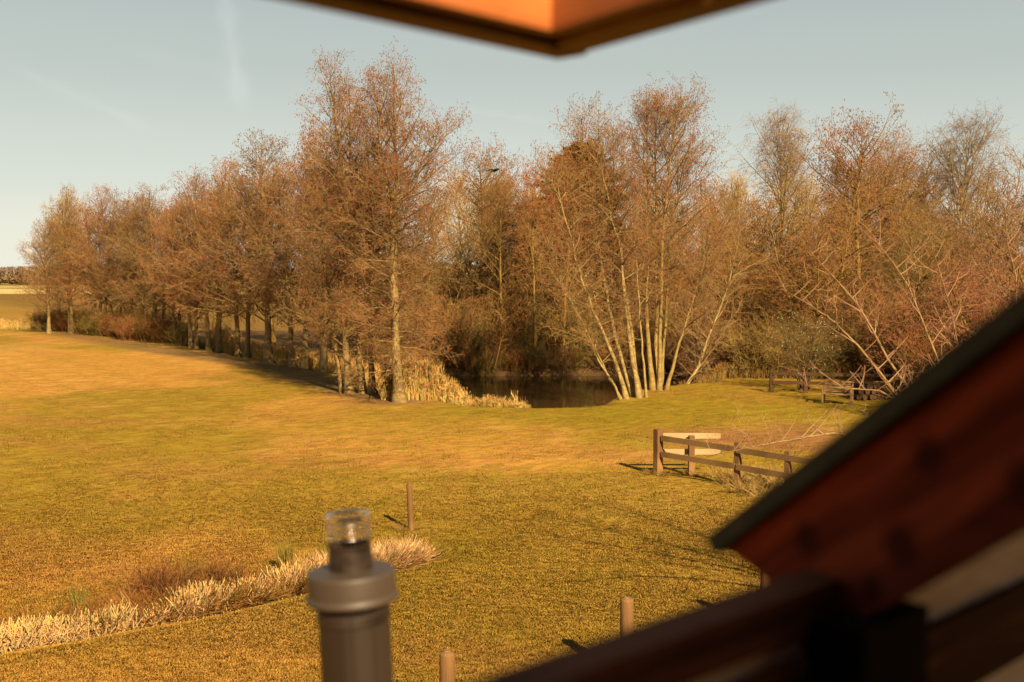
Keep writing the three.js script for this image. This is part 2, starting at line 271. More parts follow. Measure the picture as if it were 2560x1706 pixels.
/* stems: [{pts, r0, r1, from, n, len(h), ang(h)}]; the crown is grown from them */
function growTree(o) {
  const r = RNG(o.seed), T = new Buf(), K = new Buf(), F = new Buf(), ks = o.twigScale || 1;
  const bark = o.bark, tw = o.twig, fr = o.fruit;
  for (const s of o.stems) {
    const pts = dense(s.pts, 0.55), n = pts.length;
    for (let k = 1; k < n - 1; k++) { pts[k].x += (r() - 0.5) * 0.07; pts[k].z += (r() - 0.5) * 0.07; }
    const rad = pts.map((_, k) => { const t = k / (n - 1); return lerp(s.r0, s.r1, Math.pow(t, 0.85)) * (1 + (s.flare ?? 0.5) * Math.exp(-t * 22)); });
    T.tube(pts, rad, s.r0 > 0.12 ? 9 : 6, (t) => { const m = smooth(0.75, 1, t); return mix3(bark, tw, m); });
    const golden = 2.4, a0 = r() * 6.28;
    for (let b = 0; b < s.n; b++) {
      const h = lerp(s.from, 0.995, Math.pow((b + r() * 0.8) / s.n, s.pow || 0.9)); const [p, d] = along(pts, h), rs = lerp(s.r0, s.r1, h);
      const az = s.az ? s.az(r, b) : a0 + b * golden + (r() - 0.5) * 0.9, ang = s.ang(h) + (r() - 0.5) * 0.4, L1 = s.len(h) * (0.6 + 0.55 * r());
      const dir = V(Math.cos(az) * Math.sin(ang), Math.cos(ang), Math.sin(az) * Math.sin(ang));
      const q1 = bend(r, p, dir, L1, 6, o.wob1 ?? 0.28, (o.up1 ?? 0.05)), r1 = Math.min(rs * 0.6, 0.010 + 0.0085 * L1) * (o.fat || 1);
      const hue = 0.75 + 0.5 * r(), cb = mix3(bark, tw, 0.1 + 0.4 * r()).map((x) => x * (0.8 + 0.4 * hue * 0.5)), ct = tw.map((x) => x * hue), cf = fr.map((x) => x * (0.7 + 0.6 * r()));
      (r1 > 0.022 ? T : K).tube(q1, q1.map((_, k) => lerp(r1, 0.006 * ks, k / 6)), r1 > 0.03 ? 5 : 4, (t) => mix3(cb, ct, t));
      const n2 = Math.round(L1 * (o.n2 || 3.4));
      for (let e = 0; e < n2; e++) {
        const t = lerp(0.14, 1, (e + r()) / n2), [p2, d2] = along(q1, t), L2 = (0.42 * L1 * (1 - 0.65 * t) + 0.28) * (0.6 + 0.7 * r()) * (o.l2 || 1);
        const q2 = bend(r, p2, sidewards(r, d2, 0.65 + 0.5 * r(), o.flat ?? 0.3), L2, 4, o.wob2 ?? 0.4, o.up2 ?? 0.05), rr = (0.0045 + 0.0035 * L2) * ks;
        K.tube(q2, q2.map((_, k) => lerp(rr, 0.0042 * ks, k / 4)), 3, (t2) => mix3(cb, ct, 0.4 + 0.6 * t2));
        const n3 = Math.round(L2 * (o.n3 || 7)) + 1;
        for (let f = 0; f < n3; f++) {
          const t3 = lerp(0.15, 1, (f + r()) / n3), [p3, d3] = along(q2, t3), L3 = (0.2 + 0.3 * r()) * (o.l3 || 1);
          const q3 = bend(r, p3, sidewards(r, d3, 0.6 + 0.5 * r()), L3, 2, 0.5, o.up3 ?? 0.06), c = ct.map((x) => x * (0.8 + 0.4 * r()));
          K.needle(q3[0], q3[1].clone().lerp(q3[2], 0.3), 0.0058 * ks, c); K.needle(q3[1], q3[2], 0.0046 * ks, c);
          const n4 = o.n4 ?? 2;
          for (let g = 0; g < n4; g++) { const [p4, d4] = along(q3, 0.25 + 0.7 * r()); const e4 = p4.clone().addScaledVector(sidewards(r, d4, 0.7 + 0.4 * r()), (0.09 + 0.16 * r()) * (o.l3 || 1)); e4.y += (o.up3 ?? 0.06) * 0.15; K.needle(p4, e4, 0.0044 * ks, c); if (r() < (o.fruits ?? 0.3)) F.bead(e4, V((r() - 0.5) * 0.6, o.fruitUp ? 0.8 : -1, (r() - 0.5) * 0.6).normalize(), o.fruitLen || 0.055, (o.fruitR || 0.014) * ks, cf); }
          if (r() < (o.fruits ?? 0.3)) F.bead(q3[2], V((r() - 0.5) * 0.7, -1, (r() - 0.5) * 0.7).normalize(), o.fruitLen || 0.055, (o.fruitR || 0.014) * ks, cf);
        }
      }
    }
  }
  return { T, K, F };
}
function treeThing(name, o, x, z, turn = 0, y = height(x, z)) {
  const g = thing(name, x, y - 0.04, z, turn), { T, K, F } = growTree(o);
  mesh('trunk', T.geo(), M.bark, g); mesh('crown', K.geo(), M.twig, g);
  if (F.p.length) { const f = mesh(o.fruitName || 'catkins', F.geo(), M.cone, g); f.userData.kind = 'stuff'; }
  if (o.grow) g.scale.setScalar(o.grow);
  return g;
}
const BARK = [0.26, 0.185, 0.085], MOSSY = [0.235, 0.155, 0.045], TWIG = [0.215, 0.126, 0.047], CATKIN = [0.225, 0.082, 0.029], PALE = [0.38, 0.275, 0.11], PINKTWIG = [0.205, 0.098, 0.045], GREYTWIG = [0.21, 0.13, 0.062];
const prof = (R, lo, peak) => (h) => R * (h < peak ? lerp(lo, 1, smooth(0, peak, h)) : lerp(1, 0.26, Math.pow((h - peak) / (1 - peak), 1.5)));
const alderAng = (h) => lerp(1.45, 0.62, Math.pow(h, 0.8));
function stem(list, r0, r1, from, n, len, ang = alderAng, extra = {}) { return { pts: list.map(([x, y, z = 0]) => V(x, y, z)), r0, r1, from, n, len, ang, ...extra }; }
const alderLook = { bark: BARK, twig: TWIG, fruit: CATKIN, fruits: 0.52, wob1: 0.3, up1: 0.03, n2: 4.0, n3: 6.4, n4: 2, twigScale: 0.98, fat: 1.12, fruitR: 0.022, fruitLen: 0.07 };

// the forked alder at the end of the row
tag(treeThing('forked_alder', { ...alderLook, grow: 0.965, seed: 201, stems: [
  stem([[0.02, 0, 0], [-0.09, 2.26, 0.1], [-0.18, 4.06, 0], [-0.18, 6.59, -0.1], [-0.27, 8.22, 0], [-0.31, 8.76, 0]], 0.205, 0.145, 0.12, 74, (h) => lerp(2.7, 3.4, h), (h) => lerp(1.75, 1.05, h), { flare: 0.9 }),
  stem([[-0.31, 8.7, 0], [-0.02, 9.48, -0.2], [-0.09, 10.74, -0.3], [-0.18, 12.01, -0.3], [-0.18, 14.5, -0.4]], 0.115, 0.015, 0.08, 46, prof(2.5, 0.9, 0.45), (h) => lerp(1.15, 0.5, h), { flare: 0 }),
  stem([[-0.31, 8.7, 0], [-0.54, 9.48, 0.2], [-0.75, 10.74, 0.4], [-0.66, 12.19, 0.5], [-0.95, 13.5, 0.6]], 0.10, 0.015, 0.08, 38, prof(2.2, 0.9, 0.45), (h) => lerp(1.15, 0.5, h), { flare: 0 }),
  stem([[-0.22, 7.9, 0], [0.45, 9.2, 0.2], [1.26, 10.5, 0.4], [2.0, 11.3, 0.5], [2.75, 11.9, 0.5]], 0.06, 0.012, 0.25, 24, prof(1.5, 0.8, 0.4), (h) => lerp(1.15, 0.6, h), { flare: 0 }),
  stem([[-0.18, 5.6, 0], [0.6, 6.6, 0.5], [1.5, 7.6, 0.9], [2.3, 9.0, 1.0]], 0.055, 0.012, 0.25, 20, prof(1.5, 0.8, 0.4), (h) => lerp(1.2, 0.7, h), { flare: 0 }),
] }, -4.72, -47.2), 'tall alder with pale forked upper trunk at the pond end of the row', 'tree');
// the clump of alder trunks beside it
tag(treeThing('alder_clump', { ...alderLook, grow: 0.965, seed: 202, stems: [
  stem([[-0.48, 0, 0], [-0.58, 1.55, 0.1], [-0.68, 3.86, 0.2], [-0.58, 6.57, 0.2], [-0.68, 9.66, 0.3], [-0.97, 12.36, 0.4], [-1.16, 14.6, 0.5]], 0.19, 0.015, 0.17, 66, prof(3.7, 0.9, 0.45), alderAng, { flare: 0.6 }),
  stem([[0.1, 0, -0.2], [-0.06, 1.55, -0.3], [-0.14, 3.86, -0.4], [-0.25, 6.57, -0.5], [-0.39, 9.27, -0.6], [-0.48, 11.59, -0.7], [-0.48, 14.0, -0.8]], 0.17, 0.015, 0.2, 56, prof(3.3, 0.9, 0.45), alderAng, { flare: 0.6 }),
  stem([[0.58, 0, 0.1], [0.52, 1.93, 0.2], [0.44, 4.83, 0.1], [0.58, 7.73, 0], [0.46, 10.05, -0.1], [0.39, 12.2, -0.2]], 0.16, 0.015, 0.24, 44, prof(2.7, 0.8, 0.4), alderAng, { flare: 0.6 }),
  stem([[-0.9, 0, -0.3], [-1.2, 2.2, -0.5], [-1.6, 5.0, -0.7], [-2.0, 8.2, -0.8], [-2.4, 10.9, -0.9]], 0.12, 0.012, 0.3, 36, prof(2.5, 0.8, 0.4), alderAng, { flare: 0.4 }),
] }, -6.78, -50.5), 'clump of tall grey alder trunks standing next to the forked alder', 'tree');

// the row that runs away along the ditch
const rowProto = [0, 1, 2, 3].map((k) => {
  const r = RNG(300 + k), H = 12.6, stems = [], n = [1, 3, 2, 2][k];
  for (let s = 0; s < n; s++) { const a = s * 2.3 + k, o = n > 1 ? 0.35 : 0, lean = n > 1 ? 0.9 : 0.3; stems.push(stem([[Math.cos(a) * o, 0, Math.sin(a) * o], [Math.cos(a) * (o + lean * 0.25), H * 0.3, Math.sin(a) * (o + lean * 0.25)], [Math.cos(a) * (o + lean * 0.6) + (r() - 0.5) * 0.3, H * 0.65, Math.sin(a) * (o + lean * 0.6)], [Math.cos(a) * (o + lean), H * (1 - 0.09 * s), Math.sin(a) * (o + lean)]], n > 1 ? 0.19 : 0.25, 0.015, 0.205, Math.round((n === 1 ? 92 : n === 2 ? 58 : 44)), prof(n === 1 ? 4.4 : 3.9, 0.95, 0.42), alderAng, { flare: 0.7 })); }
  return { ...alderLook, seed: 310 + k, stems, twigScale: 1.32, n2: 2.8, n3: 5.2, n4: 2, fruits: 0.4, fruitR: 0.024, fruitLen: 0.08 };
});
const ROW = [  // x, z, height, kind, label
  [-10.5, -63, 13.6, 0, 'alder with thick dark trunk, first past the grey clump in the row'],
  [-12.2, -64.8, 12.6, 2, 'twin-stemmed alder, second past the grey clump in the row'],
  [-14.5, -67.6, 13.2, 0, 'broad alder with dark shaded trunk, third past the grey clump'],
  [-17.3, -72.4, 12.4, 2, 'bushy alder half hidden between the third and the three-trunked alder'],
  [-20.7, -78.9, 13.4, 1, 'alder on three close dark trunks halfway along the row'],
  [-22.7, -81.3, 12.0, 2, 'alder on two thin dark trunks just past the three-trunked one'],
  [-25.9, -87.1, 11.8, 3, 'low-topped alder two trees past the three-trunked one'],
  [-28.6, -91.7, 12.4, 1, 'alder of several trunks, third past the three-trunked one'],
  [-30.3, -93.1, 11.4, 0, 'single slim alder crowded in the farther half of the row'],
  [-32.0, -95, 12.1, 3, 'alder with crossing twin trunks in the farther half of the row'],
  [-33.5, -96.2, 12.5, 2, 'alder third from the far end of the row'],
  [-35.4, -97.6, 11.8, 1, 'alder second from the far end of the row, many stems'],
  [-39, -100.8, 12.7, 3, 'wide open alder with spreading limbs at the far end of the row'],
  [-40.6, -99.6, 9.6, 0, 'small outermost alder leaning out at the far end of the row'],
];
const made = {};
ROW.forEach(([x, z, h, k, label], i) => {
  let t; const s = h / 13.1;
  if (!made[k]) { t = made[k] = treeThing('row_alder', rowProto[k], x, z, i * 1.7); t.scale.set(s, s, s); }
  else t = copyOf(made[k], 'row_alder', x, height(x, z) - 0.04, z, i * 1.7, s * (0.94 + 0.03 * (i % 4)), s);
  tag(t, label, 'tree', 'alders in the row along the meadow');
});

// the leaning clump by the pond
const slim = (R) => prof(R * 1.15, 0.55, 0.62), slimAng = (h) => lerp(1.35, 0.6, h);
tag(treeThing('leaning_alder', { ...alderLook, bark: [0.31, 0.23, 0.105], grow: 0.965, seed: 203, n2: 3.6, n3: 6.5, fruits: 0.42, stems: [
  stem([[-0.02, 0, 0], [-0.37, 1.28, 0], [-0.98, 2.71, 0.1], [-1.45, 3.79, 0.2], [-1.86, 4.86, 0.2], [-2.17, 5.79, 0.2], [-2.43, 6.81, 0.2], [-2.93, 8.55, 0.2], [-3.14, 9.54, 0.2], [-3.3, 10.3, 0.2]], 0.105, 0.012, 0.2, 40, slim(2.3), slimAng, { flare: 0.6 }),
  stem([[-0.28, 0, 0.1], [-0.6, 0.7, 0.15], [-1.35, 1.89, 0.2], [-1.76, 2.97, 0.3], [-2.37, 4.14, 0.5], [-3.19, 5.79, 0.6], [-3.53, 7.01, 0.7]], 0.065, 0.01, 0.2, 26, slim(2.0), slimAng, { flare: 0.2 }),
  stem([[-0.2, 0, 0.0], [-0.75, 0.9, 0.0], [-1.3, 2.1, -0.1], [-1.55, 2.7, -0.1]], 0.05, 0.025, 0.5, 4, slim(1.4), slimAng, { flare: 0.2 }),
  stem([[0.39, 0.0, -0.9], [-0.22, 1.89, -1.0], [-0.63, 3.64, -1.1], [-0.89, 5.12, -1.2], [-1.15, 6.64, -1.2], [-1.35, 7.85, -1.2], [-1.5, 9.02, -1.2], [-1.76, 10.45, -1.2], [-1.93, 11.47, -1.2], [-1.95, 12.6, -1.2]], 0.10, 0.012, 0.25, 46, slim(2.2), slimAng, { flare: 0.5 }),
  stem([[0.59, 0.0, -0.5], [0.22, 2.3, -0.5], [0.07, 3.49, -0.5], [-0.13, 5.27, -0.5], [-0.28, 6.81, -0.5], [-0.63, 7.76, -0.5], [-0.83, 8.87, -0.5], [-1.09, 10.04, -0.5], [-1.24, 11.32, -0.5], [-1.26, 12.8, -0.5]], 0.11, 0.012, 0.28, 46, slim(2.2), slimAng, { flare: 0.6 }),
  stem([[0.15, 0, -1.5], [-0.6, 2.0, -1.7], [-1.2, 4.2, -1.9], [-1.7, 6.6, -2.0], [-2.1, 8.9, -2.1]], 0.06, 0.01, 0.25, 24, slim(1.9), slimAng, { flare: 0.3 }),
  stem([[0.95, 0, -0.7], [0.75, 2.4, -0.8], [0.55, 5.0, -0.9], [0.4, 7.6, -1.0], [0.2, 10.2, -1.0]], 0.065, 0.01, 0.25, 24, slim(1.9), slimAng, { flare: 0.3 }),
  stem([[0.75, 0, -1.2], [0.33, 3.02, -1.3], [0, 5.16, -1.4], [-0.15, 6.64, -1.4], [-0.37, 8.76, -1.4], [-0.52, 10.54, -1.4], [-0.56, 12.02, -1.4]], 0.09, 0.012, 0.3, 38, slim(2.0), slimAng, { flare: 0.4 }),
] }, 4.9, -48.3), 'group of pale slender trunks leaning out over the pond', 'tree');
tag(treeThing('upright_alder', { ...alderLook, bark: [0.28, 0.20, 0.08], grow: 0.945, seed: 204, n2: 3.8, n3: 6.8, fruits: 0.48, stems: [
  stem([[-0.2, 0, 0], [-0.54, 3.98, 0.1], [-0.5, 5.79, 0.1], [-0.56, 10.96, 0.2], [-0.54, 13.73, 0.2]], 0.13, 0.012, 0.28, 44, slim(2.3), slimAng, { flare: 0.6 }),
  stem([[-0.04, 0, -0.4], [0.02, 3.58, -0.5], [-0.02, 7.1, -0.6], [-0.06, 11.78, -0.7], [-0.1, 13.43, -0.8]], 0.14, 0.012, 0.26, 48, slim(2.6), slimAng, { flare: 0.6 }),
  stem([[0.1, 0.0, 0.1], [0.14, 3.98, 0.3], [0.24, 8.36, 0.5], [0.6, 11.94, 0.7], [0.7, 13.13, 0.7]], 0.12, 0.012, 0.26, 48, slim(2.8), slimAng, { flare: 0.6 }),
  stem([[0.22, 0, -0.2], [0.46, 3.58, -0.4], [0.66, 6.76, -0.6], [1.09, 9.55, -0.8], [1.49, 11.6, -0.9]], 0.1, 0.012, 0.26, 44, slim(2.8), slimAng, { flare: 0.5 }),
  stem([[0.46, 0, 0.1], [0.9, 1.83, 0.2], [1.29, 3.18, 0.3], [1.89, 5.17, 0.3], [2.5, 7.2, 0.3]], 0.11, 0.012, 0.35, 26, slim(2.3), slimAng, { flare: 0.4 }),
] }, 6.65, -52), 'cluster of straight upright trunks beside the leaning pond trunks', 'tree');

// ------------------------------------------------------------------ the grove behind the pond and on the far side of the lawn
const upright = (h) => lerp(0.75, 0.25, h);
const kinds = {
  poplar: { bark: PALE, twig: PALE, fruit: CATKIN, fruits: 0, seed: 401, twigScale: 1.5, n2: 2.8, n3: 4.2, n4: 2, l3: 1.6, up1: 0.10, up2: 0.16, up3: 0.2, wob1: 0.2, stems: [stem([[0, 0], [0.1, 4], [-0.1, 8], [0, 12.5]], 0.24, 0.02, 0.2, 70, prof(5.8, 0.7, 0.5), (h) => lerp(1.1, 0.45, h))] },
  birch: { bark: [0.40, 0.32, 0.2], twig: GREYTWIG, fruit: CATKIN, fruits: 0.05, seed: 402, twigScale: 1.35, n2: 3.2, n3: 5, n4: 2, l3: 1.6, up1: 0.06, up2: -0.12, up3: -0.2, wob1: 0.3, stems: [stem([[0, 0], [0.2, 5], [-0.1, 9], [0.2, 11.5], [0.5, 14]], 0.17, 0.015, 0.42, 40, prof(4.4, 0.7, 0.5), (h) => lerp(0.95, 0.5, h)), stem([[-0.05, 8], [-0.7, 10.2], [-1.2, 13]], 0.08, 0.012, 0.25, 22, prof(2.4, 0.8, 0.4), upright, { flare: 0 })] },
  ash: { bark: [0.31, 0.22, 0.115], twig: [0.25, 0.155, 0.075], fruit: CATKIN, fruits: 0.03, seed: 403, twigScale: 1.7, n2: 2.4, n3: 3.6, n4: 1, l3: 1.6, up1: 0.1, up2: 0.14, up3: 0.16, wob1: 0.5, wob2: 0.6, fat: 1.3, stems: [stem([[0, 0], [0.2, 4], [-0.2, 8], [0.1, 13.8]], 0.24, 0.02, 0.3, 36, prof(5.0, 0.8, 0.4), (h) => lerp(1.0, 0.35, h)), stem([[0, 4.5], [1.2, 8], [2.0, 12.5]], 0.13, 0.02, 0.2, 22, prof(3.5, 0.8, 0.4), (h) => lerp(0.9, 0.35, h), { flare: 0 })] },
  alder: { ...alderLook, seed: 404, twigScale: 1.25, n2: 3.0, n3: 5.2, fruits: 0.5, fruitR: 0.028, fruitLen: 0.09, bark: MOSSY, stems: [stem([[0, 0], [-0.3, 4], [-0.6, 8], [-0.5, 11], [-0.3, 13]], 0.2, 0.02, 0.26, 40, prof(4.4, 0.8, 0.62), (h) => lerp(1.3, 0.7, h)), stem([[-0.6, 7.4], [-1.4, 9.2], [-1.9, 10.8]], 0.09, 0.015, 0.2, 26, prof(2.5, 0.9, 0.6), (h) => lerp(1.0, 0.6, h), { flare: 0 })] },
  scrub: { bark: MOSSY, twig: [0.205, 0.118, 0.040], fruit: [0.18, 0.075, 0.026], fruits: 0.25, fruitUp: true, fruitR: 0.022, fat: 1.3, seed: 405, twigScale: 1.45, n2: 3.2, n3: 5.2, n4: 2, wob1: 0.5, wob2: 0.6, up1: 0.02, stems: [[0.2, 0.2, 1.2], [1.6, 0.5, 0.9], [3.0, 0.4, 1.1], [4.4, 0.35, 0.8], [5.6, 0.1, 1.0]].map(([a, l, s]) => stem([[Math.cos(a) * 0.3, 0, Math.sin(a) * 0.3], [Math.cos(a) * (0.5 + l), 2.6 * s, Math.sin(a) * (0.5 + l)], [Math.cos(a) * (0.8 + 2.2 * l), 5.2 * s, Math.sin(a) * (0.8 + 2.2 * l)], [Math.cos(a) * (1 + 3.2 * l), 8 * s, Math.sin(a) * (1 + 3.2 * l)]], 0.10, 0.012, 0.12, 30, prof(2.9, 0.9, 0.5), (h) => lerp(1.3, 0.7, h), { flare: 0.2 })) },
  thorn: { bark: MOSSY, twig: PINKTWIG, fruit: [0.22, 0.075, 0.045], fruits: 0.25, fruitUp: true, seed: 406, twigScale: 1.5, n2: 4.2, n3: 6, n4: 2, wob1: 0.55, wob2: 0.7, up1: 0.02, stems: [0.4, 1.5, 2.6, 3.8, 5.1, 6.0].map((a, k) => stem([[Math.cos(a) * 0.4, 0, Math.sin(a) * 0.4], [Math.cos(a) * 0.9, 1.6, Math.sin(a) * 0.9], [Math.cos(a) * 1.6, 3.2, Math.sin(a) * 1.6], [Math.cos(a) * 2.2, 4.4 + (k % 3) * 0.5, Math.sin(a) * 2.2]], 0.07, 0.01, 0.12, 22, prof(1.9, 0.9, 0.4), (h) => lerp(1.3, 0.6, h), { flare: 0.2 })) },
};
const heights = { poplar: 15, birch: 14, ash: 15, alder: 13.4, scrub: 9.5, thorn: 5.4 }, firstOf = {};
function grove(kind, name, x, z, top, label, category = 'tree', group, w = 1, turn) {
  const s = top / heights[kind] * 0.96; let t; turn = turn ?? (x * 7.3 + z * 3.1) % 6.28;
  if (!firstOf[kind]) { t = firstOf[kind] = treeThing(name, kinds[kind], x, z, turn); t.scale.set(s * w, s, s * w); }
  else t = copyOf(firstOf[kind], name, x, height(x, z) - 0.04, z, turn, s * w, s);
  return tag(t, label, category, group);
}
grove('poplar', 'pale_willow', -4.6, -100, 15.8, 'pale yellow willow crown rising behind the forked alder');
grove('poplar', 'pale_willow', -1.0, -104, 16.0, 'pale feathery willow beneath the flying bird');
grove('poplar', 'pale_willow', 2.4, -101, 14.6, 'pale willow beside the dark evergreen', 'tree', null, 1.05);
grove('poplar', 'pale_willow', 19.5, -99, 15.7, 'pale willow crown behind the upright pond trunks');
grove('poplar', 'pale_willow', -45.8, -115, 12.6, 'pale willow reaching out past the far end of the alder row', 'tree', null, 1.0);
grove('poplar', 'pale_willow', -43.5, -112, 15.0, 'pale willow top showing above the far end of the alder row', 'tree', null, 0.7);
grove('birch', 'birch', 20.0, -85, 17.2, 'tall thin birch standing free above the thicket', 'tree', null, 0.9);
grove('birch', 'birch', 28.8, -73, 15.2, 'grey birch with drooping twigs before the pale ash', 'tree', null, 1.0);
grove('birch', 'birch', 27.5, -84, 15.2, 'reddish birch top between the round alder and the grey birch', 'tree', null, 0.9);
grove('ash', 'ash', 30.5, -66, 15.4, 'pale ash with bare crooked limbs at the edge of the grove', 'tree', null, 0.95);
grove('alder', 'round_alder', 20.4, -66, 14.3, 'dark round-topped alder full of cones above the thicket', 'tree', null, 0.95, 0.4);
grove('poplar', 'pale_willow', 26.0, -101, 15.6, 'pale willow crown between the birches, far behind the thicket', 'tree', null, 1.0);
grove('poplar', 'pale_willow', 12.5, -98, 14.6, 'pale willow crown showing behind the upright pond trunks and the evergreen', 'tree', null, 1.0);
grove('alder', 'round_alder', -2.3, -76, 13.6, 'reddish alder behind the reeds of the far pond bank', 'tree', null, 0.95, 2.2);
grove('alder', 'round_alder', 27.2, -80, 13.6, 'rusty alder crown close behind the round-topped alder', 'tree', null, 0.9, 3.6);
grove('alder', 'bank_alder', 1.4, -66.5, 11.5, 'first slim alder trunk mirrored from the far pond bank', 'tree', 'alders on the far pond bank', 0.7, 1.0);
grove('alder', 'bank_alder', 3.0, -68.0, 12.2, 'alder trunk mirrored in the pond just before the evergreen', 'tree', 'alders on the far pond bank', 0.7, 3.0);
grove('alder', 'bank_alder', -0.6, -67.2, 11.0, 'alder trunk mirrored where the pond meets the golden reeds', 'tree', 'alders on the far pond bank', 0.7, 5.0);
grove('scrub', 'grey_sallow', -0.6, -72, 10.5, 'many-stemmed sallow straight across the pond');
grove('scrub', 'grey_sallow', 2.6, -70, 9.0, 'tangled sallow in front of the dark evergreen');
grove('scrub', 'grey_sallow', -6.4, -74, 10.8, 'sallow behind the forked alder', 'tree');
grove('scrub', 'grey_sallow', 10.5, -67, 10.2, 'brown sallow behind the upright pond trunks', 'tree', null, 1.1);
grove('scrub', 'grey_sallow', 13.8, -72, 11.6, 'tall sallow beneath the pale willow crown', 'tree', null, 1.0);
grove('scrub', 'grey_sallow', 17.5, -78, 13.2, 'tall brown sallow between the pale willow and the free-standing birch', 'tree', null, 1.05);
grove('scrub', 'grey_sallow', 23.6, -82, 13.6, 'tall brown sallow between the free-standing birch and the rusty alder', 'tree', null, 1.0);
grove('scrub', 'grey_sallow', 29.5, -86, 14.6, 'brown sallow behind the grey birch', 'tree', null, 1.1);
grove('scrub', 'grey_sallow', 34.0, -82, 14.0, 'brown sallow directly behind the pale ash', 'tree', null, 1.1);
grove('scrub', 'grey_sallow', 7.2, -74, 11.2, 'sallow between the evergreen and the upright pond trunks', 'tree', null, 1.05);
grove('scrub', 'grey_sallow', -9.5, -84, 12.0, 'sallow behind the grey alder clump', 'tree', null, 1.1);
grove('scrub', 'grey_sallow', 1.0, -84, 12.2, 'brown sallow under the pale feathery willow', 'tree', null, 1.1);
grove('scrub', 'mossy_thorn', 27.0, -68, 11.6, 'wide brown thorn tree under the grey birch', 'tree', null, 1.1);
grove('scrub', 'mossy_thorn', 22.5, -70, 12.6, 'brown thorn tree close behind the dark round-topped alder', 'tree', null, 1.1);
grove('scrub', 'mossy_thorn', 16.2, -60.5, 10.2, 'broad mossy thorn tree behind the far fence corner', 'tree', null, 1.15);
grove('scrub', 'mossy_thorn', 20.5, -58, 8.6, 'mossy leaning tree behind the garden bench', 'tree', null, 1.0);
grove('scrub', 'mossy_thorn', 24.5, -64, 10.6, 'tall brown thorn behind the pinkish hedge', 'tree', null, 1.0);
grove('thorn', 'hedge_thorn', 22.6, -52, 6.6, 'pinkish thorn bush behind the log pile', 'bush', null, 1.1);
grove('thorn', 'hedge_thorn', 25.0, -55.5, 7.6, 'pinkish thorn at the foot of the pale ash', 'bush', null, 1.0);
grove('thorn', 'hedge_thorn', 18.9, -54.2, 5.2, 'low pinkish thorn behind the bench', 'bush', null, 1.0);
grove('thorn', 'hedge_thorn', 19.8, -45.5, 6.0, 'dense pink-tipped thorn close to the gable', 'bush', null, 1.15);
grove('thorn', 'hedge_thorn', 19.6, -37.5, 8.2, 'tall pinkish thorn rising above the bargeboard, shading the bench', 'tree', null, 1.0);
grove('thorn', 'hedge_thorn', 10.0, -60.5, 3.8, 'low bush between the upright trunks and the far fence', 'bush', null, 1.0);
for (const [x, z, t, label] of [[-12.5, -80, 12.6, 'alder in the second line behind the clump, seen through the row'], [-18.5, -88, 12.4, 'alder in the second line behind the three-trunked alder'], [-27, -103, 12.6, 'alder in the second line towards the far end of the row'], [-8.5, -71, 12.2, 'alder on the far ditch bank behind the forked one']]) grove('alder', 'ditch_alder', x, z, t, label, 'tree', 'alders behind the row', 1.0);
// the two stems that lean together behind the lawn
{
  const mk = (seed, pts, label, x, z, bark) => tag(treeThing('leaning_willow', { bark, twig: TWIG, fruit: CATKIN, fruits: 0.15, seed, twigScale: 1.15, n2: 3.4, n3: 6, stems: [stem(pts, 0.13, 0.012, 0.3, 34, slim(2.6), (h) => lerp(1.3, 0.6, h), { flare: 0.3 })] }, x, z), label, 'tree');
  mk(501, [[0, 0], [0.35, 0.5], [0.95, 1.35], [1.6, 3.2], [2.6, 5.8], [3.0, 8.4]], 'short pale slanting trunk beside the upright trunks', 8.1, -56.0, [0.40, 0.30, 0.15]);
  mk(502, [[0, 0], [-0.5, 0.9], [-1.0, 2.0], [-1.2, 4.4], [-0.4, 7.0], [0.6, 9.0]], 'dark slanting trunk reaching towards the pale leaning one', 10.4, -57.5, [0.11, 0.08, 0.04]);
}

// the evergreen behind the pond
{
  const r = RNG(77), T = new Buf(), K = new Buf(), H = 13.6; T.tube(dense([V(0, 0, 0), V(0.1, 7, 0), V(0, H, 0)], 1), Array.from({ length: 15 }, (_, k) => lerp(0.25, 0.02, k / 14)), 8, [0.14, 0.09, 0.05]);
  for (let b = 0; b < 560; b++) {
    const h = Math.pow(r(), 0.8), y = lerp(0.8, H, h), L = 4.3 * Math.sqrt(Math.max(0.02, 1 - Math.pow(h, 2.4))) * (0.65 + 0.4 * r()), az = r() * 6.283, q = bend(r, V(0, y, 0), V(Math.cos(az), 0.15, Math.sin(az)).normalize(), L, 5, 0.15, -0.03 + 0.02 * h);
    K.tube(q, q.map((_, k) => lerp(0.02, 0.005, k / 5)), 3, [0.12, 0.08, 0.04]);
    const hue = 0.75 + 0.5 * r(), n = Math.round(L * 24);
    for (let e = 0; e < n; e++) {
      const t = Math.pow((e + r()) / n, 0.65), [p, d] = along(q, t), dd = sidewards(r, d, 0.8 + 0.5 * r(), 0.5), warm = r(); dd.y += 0.15; const q2 = p.clone().addScaledVector(dd, 0.16 + 0.2 * r());
      K.needle(p, q2, 0.085, mix3([0.030, 0.024, 0.005], [0.13, 0.056, 0.009], clamp(0.2 + 0.7 * h + 0.4 * (warm - 0.5))).map((x) => x * hue));
    }
  }
  const g = thing('evergreen', 4.4, height(4.4, -73), -73); mesh('trunk', T.geo(), M.bark, g); mesh('crown', K.geo(), M.twig, g);
  tag(g, 'dark rounded evergreen with rust-brown top behind the pond trunks', 'tree');
}

